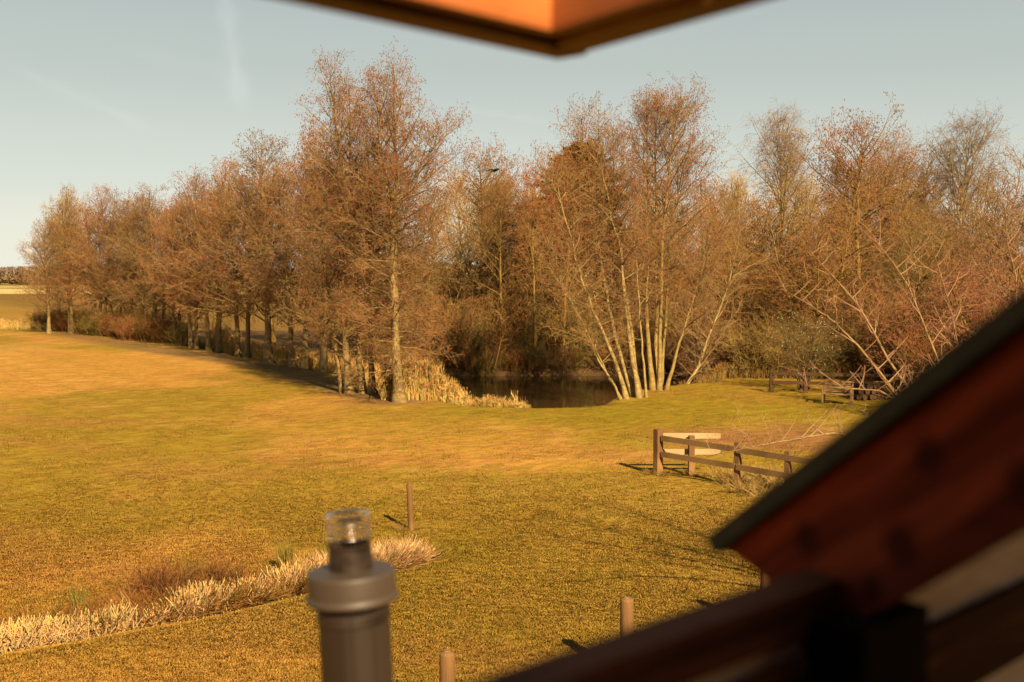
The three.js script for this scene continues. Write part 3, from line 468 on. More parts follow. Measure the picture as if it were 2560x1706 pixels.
// ------------------------------------------------------------------ undergrowth, reeds, far woods
function bushGeo(seed, n, h, R, col, sc) {
  const r = RNG(seed), K = new Buf();
  for (let k = 0; k < n; k++) {
    const a = r() * 6.283, l = r(), p = V(Math.cos(a) * R * 0.5 * l, 0, Math.sin(a) * R * 0.5 * l), q = bend(r, p, V(Math.cos(a) * 0.6 * l, 1, Math.sin(a) * 0.6 * l).normalize(), h * (0.5 + 0.5 * r()), 4, 0.5, -0.02), hue = 0.7 + 0.6 * r(), c = col.map((x) => x * hue);
    K.tube(q, q.map((_, j) => lerp(0.014, 0.005, j / 4) * sc), 3, c);
    for (let e = 0; e < 12; e++) { const [p2, d2] = along(q, 0.2 + 0.8 * r()), q2 = bend(r, p2, sidewards(r, d2, 0.8), 0.35 + 0.5 * r(), 2, 0.6, 0.02); K.needle(q2[0], q2[1], 0.008 * sc, c); K.needle(q2[1], q2[2], 0.006 * sc, c); for (let f = 0; f < 3; f++) { const [p3, d3] = along(q2, r()); K.needle(p3, p3.clone().addScaledVector(sidewards(r, d3, 0.8), 0.2 + 0.2 * r()), 0.006 * sc, c); } }
  }
  return K.geo();
}
{
  const r = RNG(601), places = [], green = [];
  const put = (x, z, s, c, k = 1) => places.push([x, height(x, z), z, s, s * k, r() * 6.28, 0, 0, c.map((v) => v * (0.75 + 0.5 * r()))]);
  for (let k = 0; k < 330; k++) { const x = lerp(-9, 34, r()), z = lerp(-63.5, -92, Math.pow(r(), 1.4)); if (pondDist(x, z) < 0.5 || (x > -1.5 && x < 5 && z > -70 && r() < 0.75)) continue; put(x, z, 1.0 + 0.7 * r() + (-z - 65) * 0.03, [1, 0.95, 0.85]); }
  for (let k = 0; k < 2600 && green.length < 70; k++) { const x = lerp(-8, 11, r()), z = lerp(-61, -67, r()), d = pondDist(x, z); if (d < -0.1 || d > 0.6) continue; green.push(1); put(x, z, 0.38 + 0.22 * r(), [1.15, 1.05, 0.9]); }
  for (let k = 0; k < 90; k++) { const x = lerp(9.5, 30, r()), z = -57.5 - 6 * r() - Math.max(0, 14 - x) * 0.8; put(x, z, 0.7 + 0.7 * r(), [1, 0.95, 0.8]); }
  for (let k = 0; k < 80; k++) { const x = lerp(18.0, 30, r()), z = lerp(-46, -58, r()); put(x, z, 0.75 + 0.55 * r(), [1.15, 0.85, 0.78]); }
  for (let k = 0; k < 130; k++) { const t = r(), x = lerp(-9, -44, t) + (r() - 0.5) * 3 - 1, z = lerp(-64, -107, t) - 3.5 * r() - 2; if (pondDist(x, z) < 0.4) continue; put(x, z, 0.5 + 0.5 * r(), [1.0, 0.85, 0.7]); }
  scatter('undergrowth', bushGeo(61, 26, 2.6, 2.0, [0.175, 0.10, 0.033], 1.5), M.twig, places, 'brown tangled undergrowth filling the grove behind the pond', 'undergrowth');
}
{ // tall reeds
  const r = RNG(701), b = new Buf();
  for (let k = 0; k < 7; k++) { const a = r() * 6.28, d = 0.14 * r(), q = bend(r, V(Math.cos(a) * d, 0, Math.sin(a) * d), V((r() - 0.5) * 0.25, 1, (r() - 0.5) * 0.25).normalize(), 1.0 * (0.65 + 0.4 * r()), 4, 0.12, -0.02), c = [1, 0.98, 0.92].map((v) => v * (0.7 + 0.5 * r())); b.tube(q, [0.006, 0.006, 0.005, 0.004, 0.002], 3, c); for (let e = 0; e < 3; e++) { const [p, d2] = along(q, 0.2 + 0.6 * r()); b.needle(p, p.clone().addScaledVector(sidewards(r, d2, 0.5), 0.25 + 0.15 * r()), 0.007, c); } if (r() < 0.45) { const [p, d2] = along(q, 0.92); for (let e = 0; e < 5; e++) b.needle(p, p.clone().add(V((r() - 0.5) * 0.09 + 0.03, 0.05 + 0.1 * r(), (r() - 0.5) * 0.09)), 0.013, [0.75, 0.55, 0.42]); } }
  const places = [], straw = () => { const k = 0.75 + 0.5 * r(); return [0.56 * k, 0.37 * k, 0.13 * k]; };
  const put = (x, z, h, c) => places.push([x, height(x, z) - 0.05, z, 0.9 + 0.4 * r(), h * (0.75 + 0.5 * r()), r() * 6.28, (r() - 0.5) * 0.2, (r() - 0.5) * 0.2, c || straw()]);
  for (let k = 0; k < 1000; k++) { const t = r(), x = lerp(-5.4, 0.5, Math.pow(t, 1.35)) , e = lerp(-48.2, -45.7, smooth(-3.5, -0.6, x)), z = e - 2.2 * r() * (1 - 0.55 * smooth(-2, 0.6, x)) + 0.3; if (Math.hypot(x + 4.7, z + 47.2) < 0.5) continue; put(x, z, lerp(1.6, 0.6, smooth(-3.6, -1.0, x)) * (z > e ? 0.6 : 1)); }
  for (let k = 0; k < 3; k++) put(0.35 + 0.35 * (r() + r() - 1), -46 - 0.6 * r(), 1.7);
  for (let k = 0; k < 900; k++) { const t = r(), x = lerp(-5.5, -24, t), z = lerp(-51, -84.5, t) - 1.6 * r() - 0.3, c = straw().map((v, i) => v * [1.15, 1.08, 1.0][i]); put(x + 1.6 - 0.8 * r(), z - 1.2, 1.5, c); }  // behind the row, colour brightened to look sunlit under the crowns
  for (let k = 0; k < 150; k++) { const x = lerp(-7, 0.5, r()), z = -63.6 - 3.6 * r() - Math.max(0, -2 - x) * 0.9; if (pondDist(x, z) < 0.1) continue; put(x, z, 1.3, straw().map((v) => v * 0.7)); }
  for (let k = 0; k < 320; k++) { const x = lerp(8.5, 20, r()), z = -57.6 - 2.2 * r() + smooth(12, 8, x) * 1.4; put(x, z, 0.85, straw().map((v, i) => v * [0.6, 0.55, 0.5][i])); }
  for (let k = 0; k < 800; k++) { const x = lerp(-80, -41.5, r()), z = lerp(-112, -106.5, r()) ; put(x, z, 0.85, straw()); }
  scatter('reeds', b.geo(), bladeMat, places, 'golden dead reeds standing along the banks of the pond and ditch', 'reeds');
}
{ // cut reed stubble, sedge and rushes in the near ditch
  const r = RNG(801), b = new Buf();
  for (let k = 0; k < 5; k++) { const a = r() * 6.28, d = 0.11 * r(), q = bend(r, V(Math.cos(a) * d, 0, Math.sin(a) * d), V((r() - 0.5) * 0.4, 1, (r() - 0.5) * 0.4).normalize(), 0.7 + 0.5 * r(), 3, 0.22, -0.02), c = [1, 0.97, 0.9].map((v) => v * (0.6 + 0.6 * r())); b.tube(q, [0.0095, 0.009, 0.008, 0.005], 4, c); if (r() < 0.5) { const [p] = along(q, 0.7); b.needle(p, p.clone().add(V((r() - 0.5) * 0.5, -0.15 * r(), (r() - 0.5) * 0.5)), 0.008, c); } }
  const s = new Buf();
  for (let k = 0; k < 26; k++) { const a = r() * 6.28, q = bend(r, V(Math.cos(a) * 0.05, 0, Math.sin(a) * 0.05), V(Math.cos(a) * 0.6, 1, Math.sin(a) * 0.6).normalize(), 0.7 + 0.5 * r(), 4, 0.15, -0.22 * r()), c = [1, 1, 1].map(() => 0.6 + 0.6 * r()); c.fill(c[0]); s.tube(q, [0.013, 0.012, 0.010, 0.007, 0.003], 3, c); }
  const stub = [], bent = [], sedge = [], P = DITCH;
  const onDitch = (t, off) => { const f = t * (P.length - 1), k = Math.min(P.length - 2, Math.floor(f)), g = f - k, ax = P[k][0], az = P[k][1], bx = P[k + 1][0], bz = P[k + 1][1], L = Math.hypot(bx - ax, bz - az); return [lerp(ax, bx, g) - (bz - az) / L * off * -1, lerp(az, bz, g) + (bx - ax) / L * off]; };
  for (let k = 0; k < 1250; k++) { const t = 0.08 + 0.86 * r(); const [x, z] = onDitch(t, 0.80 - 0.5 * r()); if (vnoise(x * 1.9, z * 1.9, 88) < 0.14) continue; const k2 = 0.55 + 0.6 * r(), hh = (0.30 + 0.3 * r()) * (0.75 + 0.5 * vnoise(x * 2.5, z * 2.5, 87)); stub.push([x, height(x, z) - 0.02, z, 0.8 + 0.6 * r(), hh, r() * 6.28, (r() - 0.5) * 0.3, (r() - 0.5) * 0.3, [0.60 * k2, 0.385 * k2, 0.18 * k2]]); }
  for (let k = 0; k < 330; k++) { const t = lerp(0.74, 0.94, r()), w = smooth(0.95, 0.86, t); const [x, z] = onDitch(t, lerp(0.7, -0.75, r()) * (0.25 + 0.75 * w)); const k2 = 0.7 + 0.5 * r(); bent.push([x, height(x, z) - 0.03, z, 0.42 + 0.25 * r(), (0.46 + 0.3 * r()) * (0.5 + 0.5 * w), r() * 6.28, (r() - 0.5) * 0.5, (r() - 0.5) * 0.5, [0.70 * k2, 0.44 * k2, 0.20 * k2]]); }
  for (let k = 0; k < 900; k++) { const t = 0.02 + 0.86 * r(), o = r(); const [x, z] = onDitch(t, 0.1 - 1.15 * o); if (vnoise(x * 1.3, z * 1.3, 89) < 0.32) continue; const v = r(), c = v < 0.66 ? [0.31, 0.125, 0.028] : v < 0.82 ? [0.42, 0.21, 0.06] : [0.15, 0.12, 0.012], k2 = 0.5 + 0.6 * r(); sedge.push([x, height(x, z) - 0.03, z, 0.5 + 0.4 * r(), 0.42 + 0.26 * r(), r() * 6.28, (r() - 0.5) * 0.6, (r() - 0.5) * 0.6, c.map((q) => q * k2)]); }
  for (let k = 0; k < 160; k++) { const x = 5.3 + 2.4 * r(), z = -27.0 - 2.8 * r() ; if (r() < 0.35) continue; const c = r() < 0.75 ? [0.36, 0.22, 0.065] : [0.17, 0.12, 0.015], k2 = 0.7 + 0.5 * r(); sedge.push([x, height(x, z) - 0.03, z, 0.4 + 0.3 * r(), 0.2 + 0.25 * r(), r() * 6.28, (r() - 0.5) * 0.5, (r() - 0.5) * 0.5, c.map((q) => q * k2)]); }
  for (const [px, pz, n] of [[3.9, -30.1, 16], [4.78, -30.05, 9], [5.66, -28.25, 16], [6.62, -27.05, 12], [-2.13, -23.7, 7], [1.52, -14.7, 8], [-0.73, -12.6, 8], [11.7, -51, 9], [13.15, -50.7, 9]]) for (let k = 0; k < n; k++) { const a = r() * 6.28, d = 0.1 + 0.16 * r(), c = r() < 0.6 ? [0.33, 0.19, 0.05] : [0.16, 0.125, 0.012], k2 = 0.7 + 0.5 * r(), x = px + Math.cos(a) * d, z = pz + Math.sin(a) * d; sedge.push([x, height(x, z) - 0.02, z, 0.22 + 0.15 * r(), 0.12 + 0.13 * r(), r() * 6.28, (r() - 0.5) * 0.4, (r() - 0.5) * 0.4, c.map((q) => q * k2)]); }
  scatter('reed_stubble', b.geo(), bladeMat, stub, 'pale cut reed stubble along the edge of the grassy ditch', 'reeds');
  scatter('bent_reeds', s.geo(), bladeMat, bent, 'pale bent reed leaves heaped at the end of the grassy ditch', 'reeds');
  scatter('sedge_grass', s.geo(), bladeMat, sedge, 'rust-brown arching sedge grass in the meadow ditches', 'grass');
  // countable tufts and bushes of that ditch
  const rush = (x, z, h, label, c, n = 70) => { const q = new Buf(), rr = RNG(Math.round(x * 100 + 9000)); for (let k = 0; k < n; k++) { const a = rr() * 6.28, p = bend(rr, V(Math.cos(a) * 0.12 * rr(), 0, Math.sin(a) * 0.12 * rr()), V(Math.cos(a) * 0.35 * rr(), 1, Math.sin(a) * 0.35 * rr()).normalize(), h * (0.55 + 0.5 * rr()), 3, 0.12, -0.03), k2 = 0.6 + 0.7 * rr(); q.tube(p, [0.006, 0.006, 0.004, 0.0015], 3, c.map((v) => v * k2)); } const g = thing('rush_tuft', x, height(x, z), z); mesh('stems', q.geo(), M.leaf, g); tag(g, label, 'rush', 'rushes in the meadow ditch'); };
  rush(-5.5, -19.3, 0.55, 'tall green rush tuft beside the brown bramble in the ditch', [0.14, 0.12, 0.02]);
  rush(-4.15, -20.5, 0.6, 'wide green and rust rush tuft behind the cut reeds', [0.17, 0.125, 0.022], 110);
  rush(-3.4, -21.2, 0.55, 'green rush tuft beside the metal flue', [0.15, 0.125, 0.018]);
  rush(-3.05, -21.6, 0.5, 'rusty rush tuft just behind the metal flue', [0.28, 0.15, 0.045]);
  rush(-7.0, -18.1, 0.4, 'small green rush tuft at the bend of the ditch', [0.13, 0.12, 0.02], 40);
  const bram = (x, z, s, label) => { const g = thing('bramble', x, height(x, z) - 0.05, z); mesh('stems', bushGeo(Math.round(900 - x * 10), 34, 0.34 * s, 0.5 * s, [0.155, 0.062, 0.018], 0.75), M.twig, g); tag(g, label, 'bush'); };
  bram(-5.85, -18.55, 0.8, 'low brown bramble with thin stems in the meadow ditch'); bram(-5.0, -19.15, 0.6, 'round dark red bramble bush, alone in the meadow ditch');
}
{ // the woods on the horizon, lightened in colour for haze
  const r = RNG(901), K = new Buf();
  for (let k = 0; k < 700; k++) { const a = r() * 6.283, u = r() * 2 - 1, s = Math.sqrt(1 - u * u), rr = 0.7 + 0.3 * r(), p = V(Math.cos(a) * s * rr, 0.55 + u * 0.5 * rr, Math.sin(a) * s * rr), hue = 0.7 + 0.6 * r(); K.needle(p, p.clone().add(V((r() - 0.5) * 0.35, 0.12 + 0.2 * r(), (r() - 0.5) * 0.35)), 0.07, [hue, hue, hue]); }
  K.tube([V(0, -0.05, 0), V(0, 0.7, 0)], [0.06, 0.04], 5, [0.7, 0.6, 0.5]);
  const places = [];
  for (let k = 0; k < 900; k++) { const x = lerp(-700, 420, r()), z = -820 - 90 * r(), h = 4 + 5 * vnoise(x * 0.02, 2, 5) + 1.5 * r(), warm = vnoise(x * 0.03, 7, 6); places.push([x, 0, z, 5 + 3 * r(), h, r() * 6.28, 0, 0, mix3([0.20, 0.15, 0.11], [0.24, 0.16, 0.11], warm)]); }
  for (let k = 0; k < 40; k++) { const x = lerp(-230, -170, r()), z = -480 - 40 * r(); places.push([x, 0, z, 3 + 2 * r(), 3.5 + 2 * r(), r() * 6.28, 0, 0, [0.16, 0.10, 0.05]]); }
  scatter('far_woods', K.geo(), M.leaf, places, 'brown bare woods in a low line on the horizon', 'woods');
}

// ------------------------------------------------------------------ timber: fences, posts, bench, logs
function woodTex(a, b, seed, knots = []) {
  return dataTex(512, 512, (u, v) => { const g = fbm(u * 4 + 0.6 * vnoise(u * 3, v * 3, seed + 9, 3), v * 64, seed, 4, 4), f = fbm(u * 30, v * 120, seed + 3, 2, 30); let c = mix3(a, b, smooth(0.3, 0.72, g)).map((x) => x * (0.8 + 0.4 * f)); for (const [ku, kv, kr] of knots) { const d = Math.hypot(u - ku, v - kv); c = mix3(c, b.map((x) => x * 0.3), 0.85 * smooth(kr, kr * 0.2, d)); } return c; });
}
const W = {
  post: new THREE.MeshPhysicalMaterial({ specularIntensity: 0.2, map: woodTex([0.24, 0.125, 0.045], [0.10, 0.05, 0.02], 111), roughness: 0.85, bumpMap: barkBump, bumpScale: 0.006 }),
  rail: new THREE.MeshPhysicalMaterial({ specularIntensity: 0.2, map: woodTex([0.23, 0.135, 0.05], [0.12, 0.065, 0.025], 121), roughness: 0.8 }),
  grey: new THREE.MeshPhysicalMaterial({ specularIntensity: 0.2, map: woodTex([0.36, 0.26, 0.13], [0.2, 0.125, 0.055], 131), roughness: 0.8 }),  // rail wood in a paler colour, sunlight put into it
  dark: new THREE.MeshPhysicalMaterial({ specularIntensity: 0.2, map: woodTex([0.085, 0.045, 0.02], [0.04, 0.02, 0.009], 141), roughness: 0.85 }),
  bench: new THREE.MeshPhysicalMaterial({ specularIntensity: 0.2, map: woodTex([0.25, 0.14, 0.06], [0.13, 0.07, 0.03], 151), roughness: 0.8 }),
  end: new THREE.MeshStandardMaterial({ color: new THREE.Color().setRGB(0.50, 0.38, 0.24), roughness: 0.4 }),
};
function box(w, h, d, x = 0, y = 0, z = 0, bev = 0.008) {   // a box with bevelled long edges and uv in metres
  const s = new THREE.Shape(), a = w / 2 - bev, b = h / 2 - bev; s.moveTo(-a, -b); s.lineTo(a, -b); s.lineTo(a, b); s.lineTo(-a, b); s.closePath();
  const g = new THREE.ExtrudeGeometry(s, { depth: Math.max(0.001, d - 2 * bev), bevelEnabled: true, bevelThickness: bev, bevelSize: bev, bevelSegments: 1 }); g.translate(x, y, z - d / 2 + bev); return g;
}
function beamGeo(p, q, h, t) {   // a plank from p to q, h tall and t thick
  const d = q.clone().sub(p), L = d.length(), g = box(h, t, L, 0, 0, 0, 0.006), uv = g.attributes.uv, pos = g.attributes.position; for (let i = 0; i < uv.count; i++) uv.setXY(i, pos.getZ(i) * 0.5, (pos.getX(i) + pos.getY(i)) * 2);
  const zAxis = d.normalize(), side = V(0, 1, 0).cross(zAxis).normalize(), up = zAxis.clone().cross(side); const m = new THREE.Matrix4().makeBasis(up, side.clone().negate(), zAxis); if (m.determinant() < 0) m.makeBasis(up, side, zAxis);
  g.applyMatrix4(m); const c = p.clone().add(q).multiplyScalar(0.5); g.translate(c.x, c.y, c.z); return g;
}
function roundPost(r, h, top, seed, dome = 0.03) { const b = new THREE.LatheGeometry([[0.001, -0.3], [r * 1.04, -0.3], [r * 1.04, 0.1], [r, h * 0.5], [r * 0.97, h - dome], [r * 0.85, h - dome * 0.35], [r * 0.45, h], [0.001, h + 0.003]].map(([x, y]) => new THREE.Vector2(x, y)), 20); const p = b.attributes.position, u = b.attributes.uv; for (let i = 0; i < p.count; i++) { const a = Math.atan2(p.getZ(i), p.getX(i)), k = 1 + 0.05 * (vnoise(a * 2 + 9, p.getY(i) * 2, seed) - 0.5); p.setX(i, p.getX(i) * k); p.setZ(i, p.getZ(i) * k); u.setXY(i, p.getY(i) * 0.6, a * 0.3); } b.computeVertexNormals(); return b; }
const gy = (x, z) => height(x, z);
{ // the slim post by the end of the ditch
  const g = thing('marker_post', -2.13, gy(-2.13, -23.7), -23.7); g.rotation.z = 0.035; mesh('shaft', roundPost(0.062, 1.0, 0, 5, 0.012), W.post, g); tag(g, 'slim wooden post standing alone past the end of the ditch', 'post');
}
const bollard = (x, z, h, label, lx) => { const g = thing('bollard', x, gy(x, z), z); g.rotation.z = lx; mesh('shaft', roundPost(0.092, h, 0, Math.round(x * 10 + 50), 0.035), W.post, g); mesh('cap', new THREE.SphereGeometry(0.07, 16, 6, 0, 6.29, 0, 0.9).scale(1, 0.45, 1).translate(0, h - 0.027, 0), new THREE.MeshStandardMaterial({ map: woodTex([0.30, 0.2, 0.11], [0.16, 0.095, 0.05], 161), roughness: 0.35 }), g); tag(g, label, 'bollard', 'thick round bollards along the house'); };
bollard(-0.73, -12.6, 1.08, 'bollard with wet shiny top at the lower edge next to the flue', 0);
bollard(1.52, -14.7, 1.09, 'bollard with pale worn top rising above the dark beam', 0.01);
bollard(3.80, -16.75, 1.1, 'dark bollard by the lower end of the bargeboard', -0.01);
{ // the paddock fence
  const g = thing('paddock_fence', 3.9, 0, -30.1), at = (x, y, z) => V(x - 3.9, y, z + 30.1);
  const sq = (x, z, h, w, d, turn, m, name) => { const q = box(w, d, h + 0.3, 0, 0, 0, 0.012), uv = q.attributes.uv, p = q.attributes.position; for (let i = 0; i < uv.count; i++) uv.setXY(i, p.getZ(i) * 0.6, (p.getX(i) + p.getY(i)) * 2.5); q.rotateX(-Math.PI / 2); q.rotateY(turn); q.translate(x - 3.9, gy(x, z) + (h - 0.3) / 2, z + 30.1); mesh('post', q, m, g); };
  sq(3.9, -30.1, 1.24, 0.2, 0.17, 0.6, W.post); sq(4.78, -30.05, 1.06, 0.15, 0.13, 0.1, W.post); sq(5.66, -28.25, 1.15, 0.15, 0.14, 0.8, W.post); sq(6.62, -27.05, 1.12, 0.14, 0.13, 0.85, W.post); sq(7.9, -25.5, 1.12, 0.14, 0.13, 0.85, W.post);
  for (const y of [1.0, 0.57]) {
    const r0 = mesh('rail', beamGeo(at(3.96, y, -29.98), at(5.58, y - 0.02, -28.22), 0.145, 0.04), W.rail, g);
    mesh('rail', beamGeo(at(5.60, y - 0.03, -28.18), at(8.0, y - 0.05, -25.3), 0.145, 0.04), W.rail, g);
    const b = mesh('rail', beamGeo(at(4.02, y + 0.03, -30.2), at(5.58, y + 0.03, -30.2), 0.15, 0.035), W.grey, g); b.userData.label = 'rail with sunlight put into its pale colour';
  }
  tag(g, 'weathered post and rail fence corner on the lawn', 'fence');
}
{ // the far dark fence
  const g = thing('garden_fence', 11.7, 0, -51), pts = [[11.7, -51], [13.15, -50.7], [15.1, -50.2], [17.0, -49.8], [19.2, -49.3]];
  for (const [x, z] of pts) { const q = box(0.17, 0.16, 1.25, 0, 0, 0, 0.012); q.rotateX(-Math.PI / 2); q.translate(x - 11.7, gy(x, z) + 0.36, z + 51); mesh('post', q, W.dark, g); }
  for (let k = 0; k < pts.length - 1; k++) for (const y of [0.86, 0.46]) { const [a, b] = pts[k], [c, d] = pts[k + 1]; mesh('rail', beamGeo(V(a - 11.7, y, b + 51 + 0.1), V(c - 11.7, y, d + 51 + 0.1), 0.15, 0.04), W.dark, g); }
  tag(g, 'dark stained two-rail fence at the far side of the lawn', 'fence');
}
{ // the bench
  const g = thing('garden_bench', 13.35, gy(13.35, -46.4), -46.4, -0.42), S = (w, h, d, x, y, z, name, tilt = 0) => { const q = box(w, h, d, 0, 0, 0, 0.006); if (tilt) q.rotateX(tilt); q.translate(x, y, z); return mesh(name, q, W.bench, g); };
  for (const x of [-0.56, 0.56]) { S(0.07, 0.64, 0.07, x, 0.32, 0.26, 'leg'); S(0.07, 0.9, 0.07, x, 0.45, -0.28, 'leg', -0.08); S(0.08, 0.035, 0.6, x, 0.65, 0.0, 'armrest'); S(0.05, 0.07, 0.5, x, 0.36, 0, 'side_rail'); }
  for (let k = 0; k < 5; k++) S(1.1, 0.025, 0.085, 0, 0.41, 0.24 - k * 0.105, 'slat');
  for (let k = 0; k < 5; k++) S(1.08, 0.08, 0.022, 0, 0.50 + k * 0.095, -0.255 - k * 0.016, 'slat', -0.16);
  tag(g, 'slatted wooden garden bench in front of the far fence', 'bench');
}
{ // logs beside it
  const g = thing('log_pile', 15.2, gy(15.2, -48.2), -48.2, 0.15), r = RNG(44);
  for (let k = 0; k < 14; k++) { const row = k < 6 ? 0 : k < 11 ? 1 : 2, i = k - [0, 6, 11][row], q = new THREE.CylinderGeometry(0.11 + 0.03 * r(), 0.12 + 0.03 * r(), 0.75 + 0.2 * r(), 10); q.rotateX(Math.PI / 2); q.rotateY((r() - 0.5) * 0.3); q.translate(-0.65 + i * 0.26 + row * 0.13, 0.13 + row * 0.22, (r() - 0.5) * 0.12); mesh('log', q, W.dark, g); }
  tag(g, 'low stack of dark logs next to the garden bench', 'log pile');
}
{ // the blossoming bush by the far fence
  const g = thing('blossom_bush', 13.3, gy(13.3, -51.6), -51.6), r = RNG(55), F = new Buf(), o = { bark: [0.09, 0.06, 0.03], twig: [0.13, 0.085, 0.026], fruit: [0.6, 0.54, 0.40], fruits: 0.07, fruitUp: true, fruitLen: 0.05, fruitR: 0.017, seed: 56, n2: 4, n3: 5, n4: 1, wob1: 0.5, stems: [0.3, 1.4, 2.5, 3.6, 4.8, 5.7].map((a) => stem([[Math.cos(a) * 0.2, 0, Math.sin(a) * 0.2], [Math.cos(a) * 0.4, 1.1, Math.sin(a) * 0.4], [Math.cos(a) * 0.9, 2.2, Math.sin(a) * 0.9], [Math.cos(a) * 1.2, 3.0, Math.sin(a) * 1.2]], 0.05, 0.008, 0.25, 16, prof(1.3, 0.9, 0.4), (h) => lerp(1.5, 0.8, h), { flare: 0.1 })) };
  const { T, K, F: B } = growTree(o); mesh('stems', T.geo(), M.bark, g); mesh('crown', K.geo(), M.twig, g); mesh('blossom', B.geo(), M.cone, g).userData.kind = 'stuff';
  tag(g, 'bush with white blossom growing through the far fence', 'bush');
}
{ // birds and nests
  const b = new Buf(), c = [0.015, 0.013, 0.013]; b.tube([V(-0.2, -0.06, 0), V(-0.1, 0, 0), V(0.08, 0.02, 0), V(0.2, 0.04, 0), V(0.27, 0.03, 0)], [0.02, 0.06, 0.065, 0.04, 0.005], 8, c);
  const body = b.geo(), w = new Buf(); for (const s of [-1, 1]) { const q = [[0.1, 0.04, s * 0.05], [-0.08, 0.04, s * 0.05], [0.13, 0.12, s * 0.25], [-0.06, 0.1, s * 0.27], [-0.02, 0.02, s * 0.5], [-0.13, 0.0, s * 0.44]].map((p) => w.v(...p, 0, 1, 0, c)); w.i.push(q[0], q[1], q[2], q[1], q[3], q[2], q[2], q[3], q[4], q[3], q[5], q[4]); const e = [[0.1, 0.028, s * 0.05], [-0.08, 0.028, s * 0.05], [0.13, 0.108, s * 0.25], [-0.06, 0.088, s * 0.27], [-0.02, 0.012, s * 0.5], [-0.13, -0.008, s * 0.44]].map((p) => w.v(...p, 0, -1, 0, c)); w.i.push(e[0], e[2], e[1], e[1], e[2], e[3], e[2], e[4], e[3], e[3], e[4], e[5]); }
  const bird = (x, y, z, t, label, s = 1) => { const g = thing('crow', x, y, z, t); g.scale.setScalar(s); mesh('body', body, M.leaf, g); mesh('wings', w.geo(), M.leaf, g); tag(g, label, 'bird'); };
  bird(-0.95, 10.7, -60, 0.7, 'black crow flying before the pale willow');
  bird(1.15, 10.4, -66, 2.0, 'black crow among the twigs beside the evergreen', 0.9);
  const nest = (x, y, z, label) => { const r = RNG(Math.round(x * 50 + 7)), k = new Buf(); for (let i = 0; i < 75; i++) { const a = r() * 6.28, u = r() * 0.9, p = V(Math.cos(a) * 0.32 * u, -0.12 + 0.25 * u * u + 0.08 * r(), Math.sin(a) * 0.32 * u); k.needle(p, p.clone().add(V(-Math.sin(a) * 0.35 + (r() - 0.5) * 0.2, (r() - 0.5) * 0.15, Math.cos(a) * 0.35 + (r() - 0.5) * 0.2)), 0.013, [0.08, 0.042, 0.022]); } const g = thing('nest', x, y, z); mesh('sticks', k.geo(), M.twig, g); tag(g, label, 'nest'); };
  nest(18.6, 11.6, -95, 'dark stick nest in the pale willow crown'); nest(28.2, 9.7, -72, 'dark stick nest low in the grey birch'); nest(31.5, 10.4, -66.5, 'dark stick nest in the pale ash');
}

// ------------------------------------------------------------------ the plum tree close to the house
{
  const B0 = [6.3, -16.4], L = (x, y, z) => [x - B0[0], y, z - B0[1]];
  const limb = (pts, r0, n, len = 0.9, from = 0.15) => stem(pts.map((p) => L(...p)), r0, 0.006, from, n, (h) => len * (1.15 - 0.75 * h), () => 0.9 + 0.0, { flare: 0, az: (r) => r() * 6.28 });
  const o = { bark: [0.30, 0.195, 0.10], twig: [0.24, 0.125, 0.065], fruit: [0.25, 0.07, 0.05], fruits: 0.22, fruitUp: true, fruitLen: 0.03, fruitR: 0.008, fruitName: 'buds', seed: 901, twigScale: 0.62, n2: 3.2, n3: 4.5, n4: 1, l2: 0.8, l3: 0.5, wob1: 0.25, up1: 0.05, stems: [
    stem([L(6.3, 0, -16.4), L(6.25, 0.9, -16.4), L(6.2, 1.7, -16.45)], 0.13, 0.10, 0.9, 1, () => 0.8, () => 0.8, { flare: 0.5 }),
    limb([[6.2, 1.6, -16.4], [6.0, 2.9, -16.2], [5.2, 4.0, -16.0], [4.5, 4.75, -15.9], [3.75, 5.2, -15.9]], 0.036, 18),
    limb([[6.2, 1.6, -16.4], [6.05, 3.2, -16.6], [5.4, 4.4, -16.7], [4.9, 5.2, -16.8], [4.35, 5.8, -16.9]], 0.033, 18),
    limb([[6.2, 1.5, -16.4], [6.3, 3.4, -16.0], [6.2, 4.6, -15.8], [5.8, 5.7, -15.7]], 0.026, 22, 1.0),
    limb([[6.2, 1.6, -16.4], [6.0, 3.0, -15.8], [5.2, 3.75, -15.5], [4.5, 3.85, -15.4], [3.95, 3.9, -15.3]], 0.024, 14, 0.7),
    limb([[6.2, 1.4, -16.4], [5.6, 2.7, -15.6], [4.6, 3.25, -15.2], [3.4, 3.12, -15.1], [2.6, 2.96, -15.1]], 0.034, 15, 0.8, 0.3),
    limb([[6.2, 1.6, -16.4], [6.8, 3.4, -16.2], [7.1, 4.9, -16.0], [6.85, 6.3, -15.9]], 0.036, 22, 1.0),
    limb([[6.2, 1.6, -16.4], [7.2, 3.2, -16.6], [8.2, 4.9, -16.8], [8.6, 6.4, -16.9]], 0.034, 22, 1.0),
    limb([[6.2, 1.6, -16.4], [6.6, 3.6, -17.2], [6.2, 5.2, -17.8], [5.6, 6.2, -18.1]], 0.034, 22, 1.0),
  ] };
  tag(treeThing('plum_tree', o, B0[0], B0[1]), 'pale bare plum tree spreading its twigs above the bargeboard', 'tree');
}

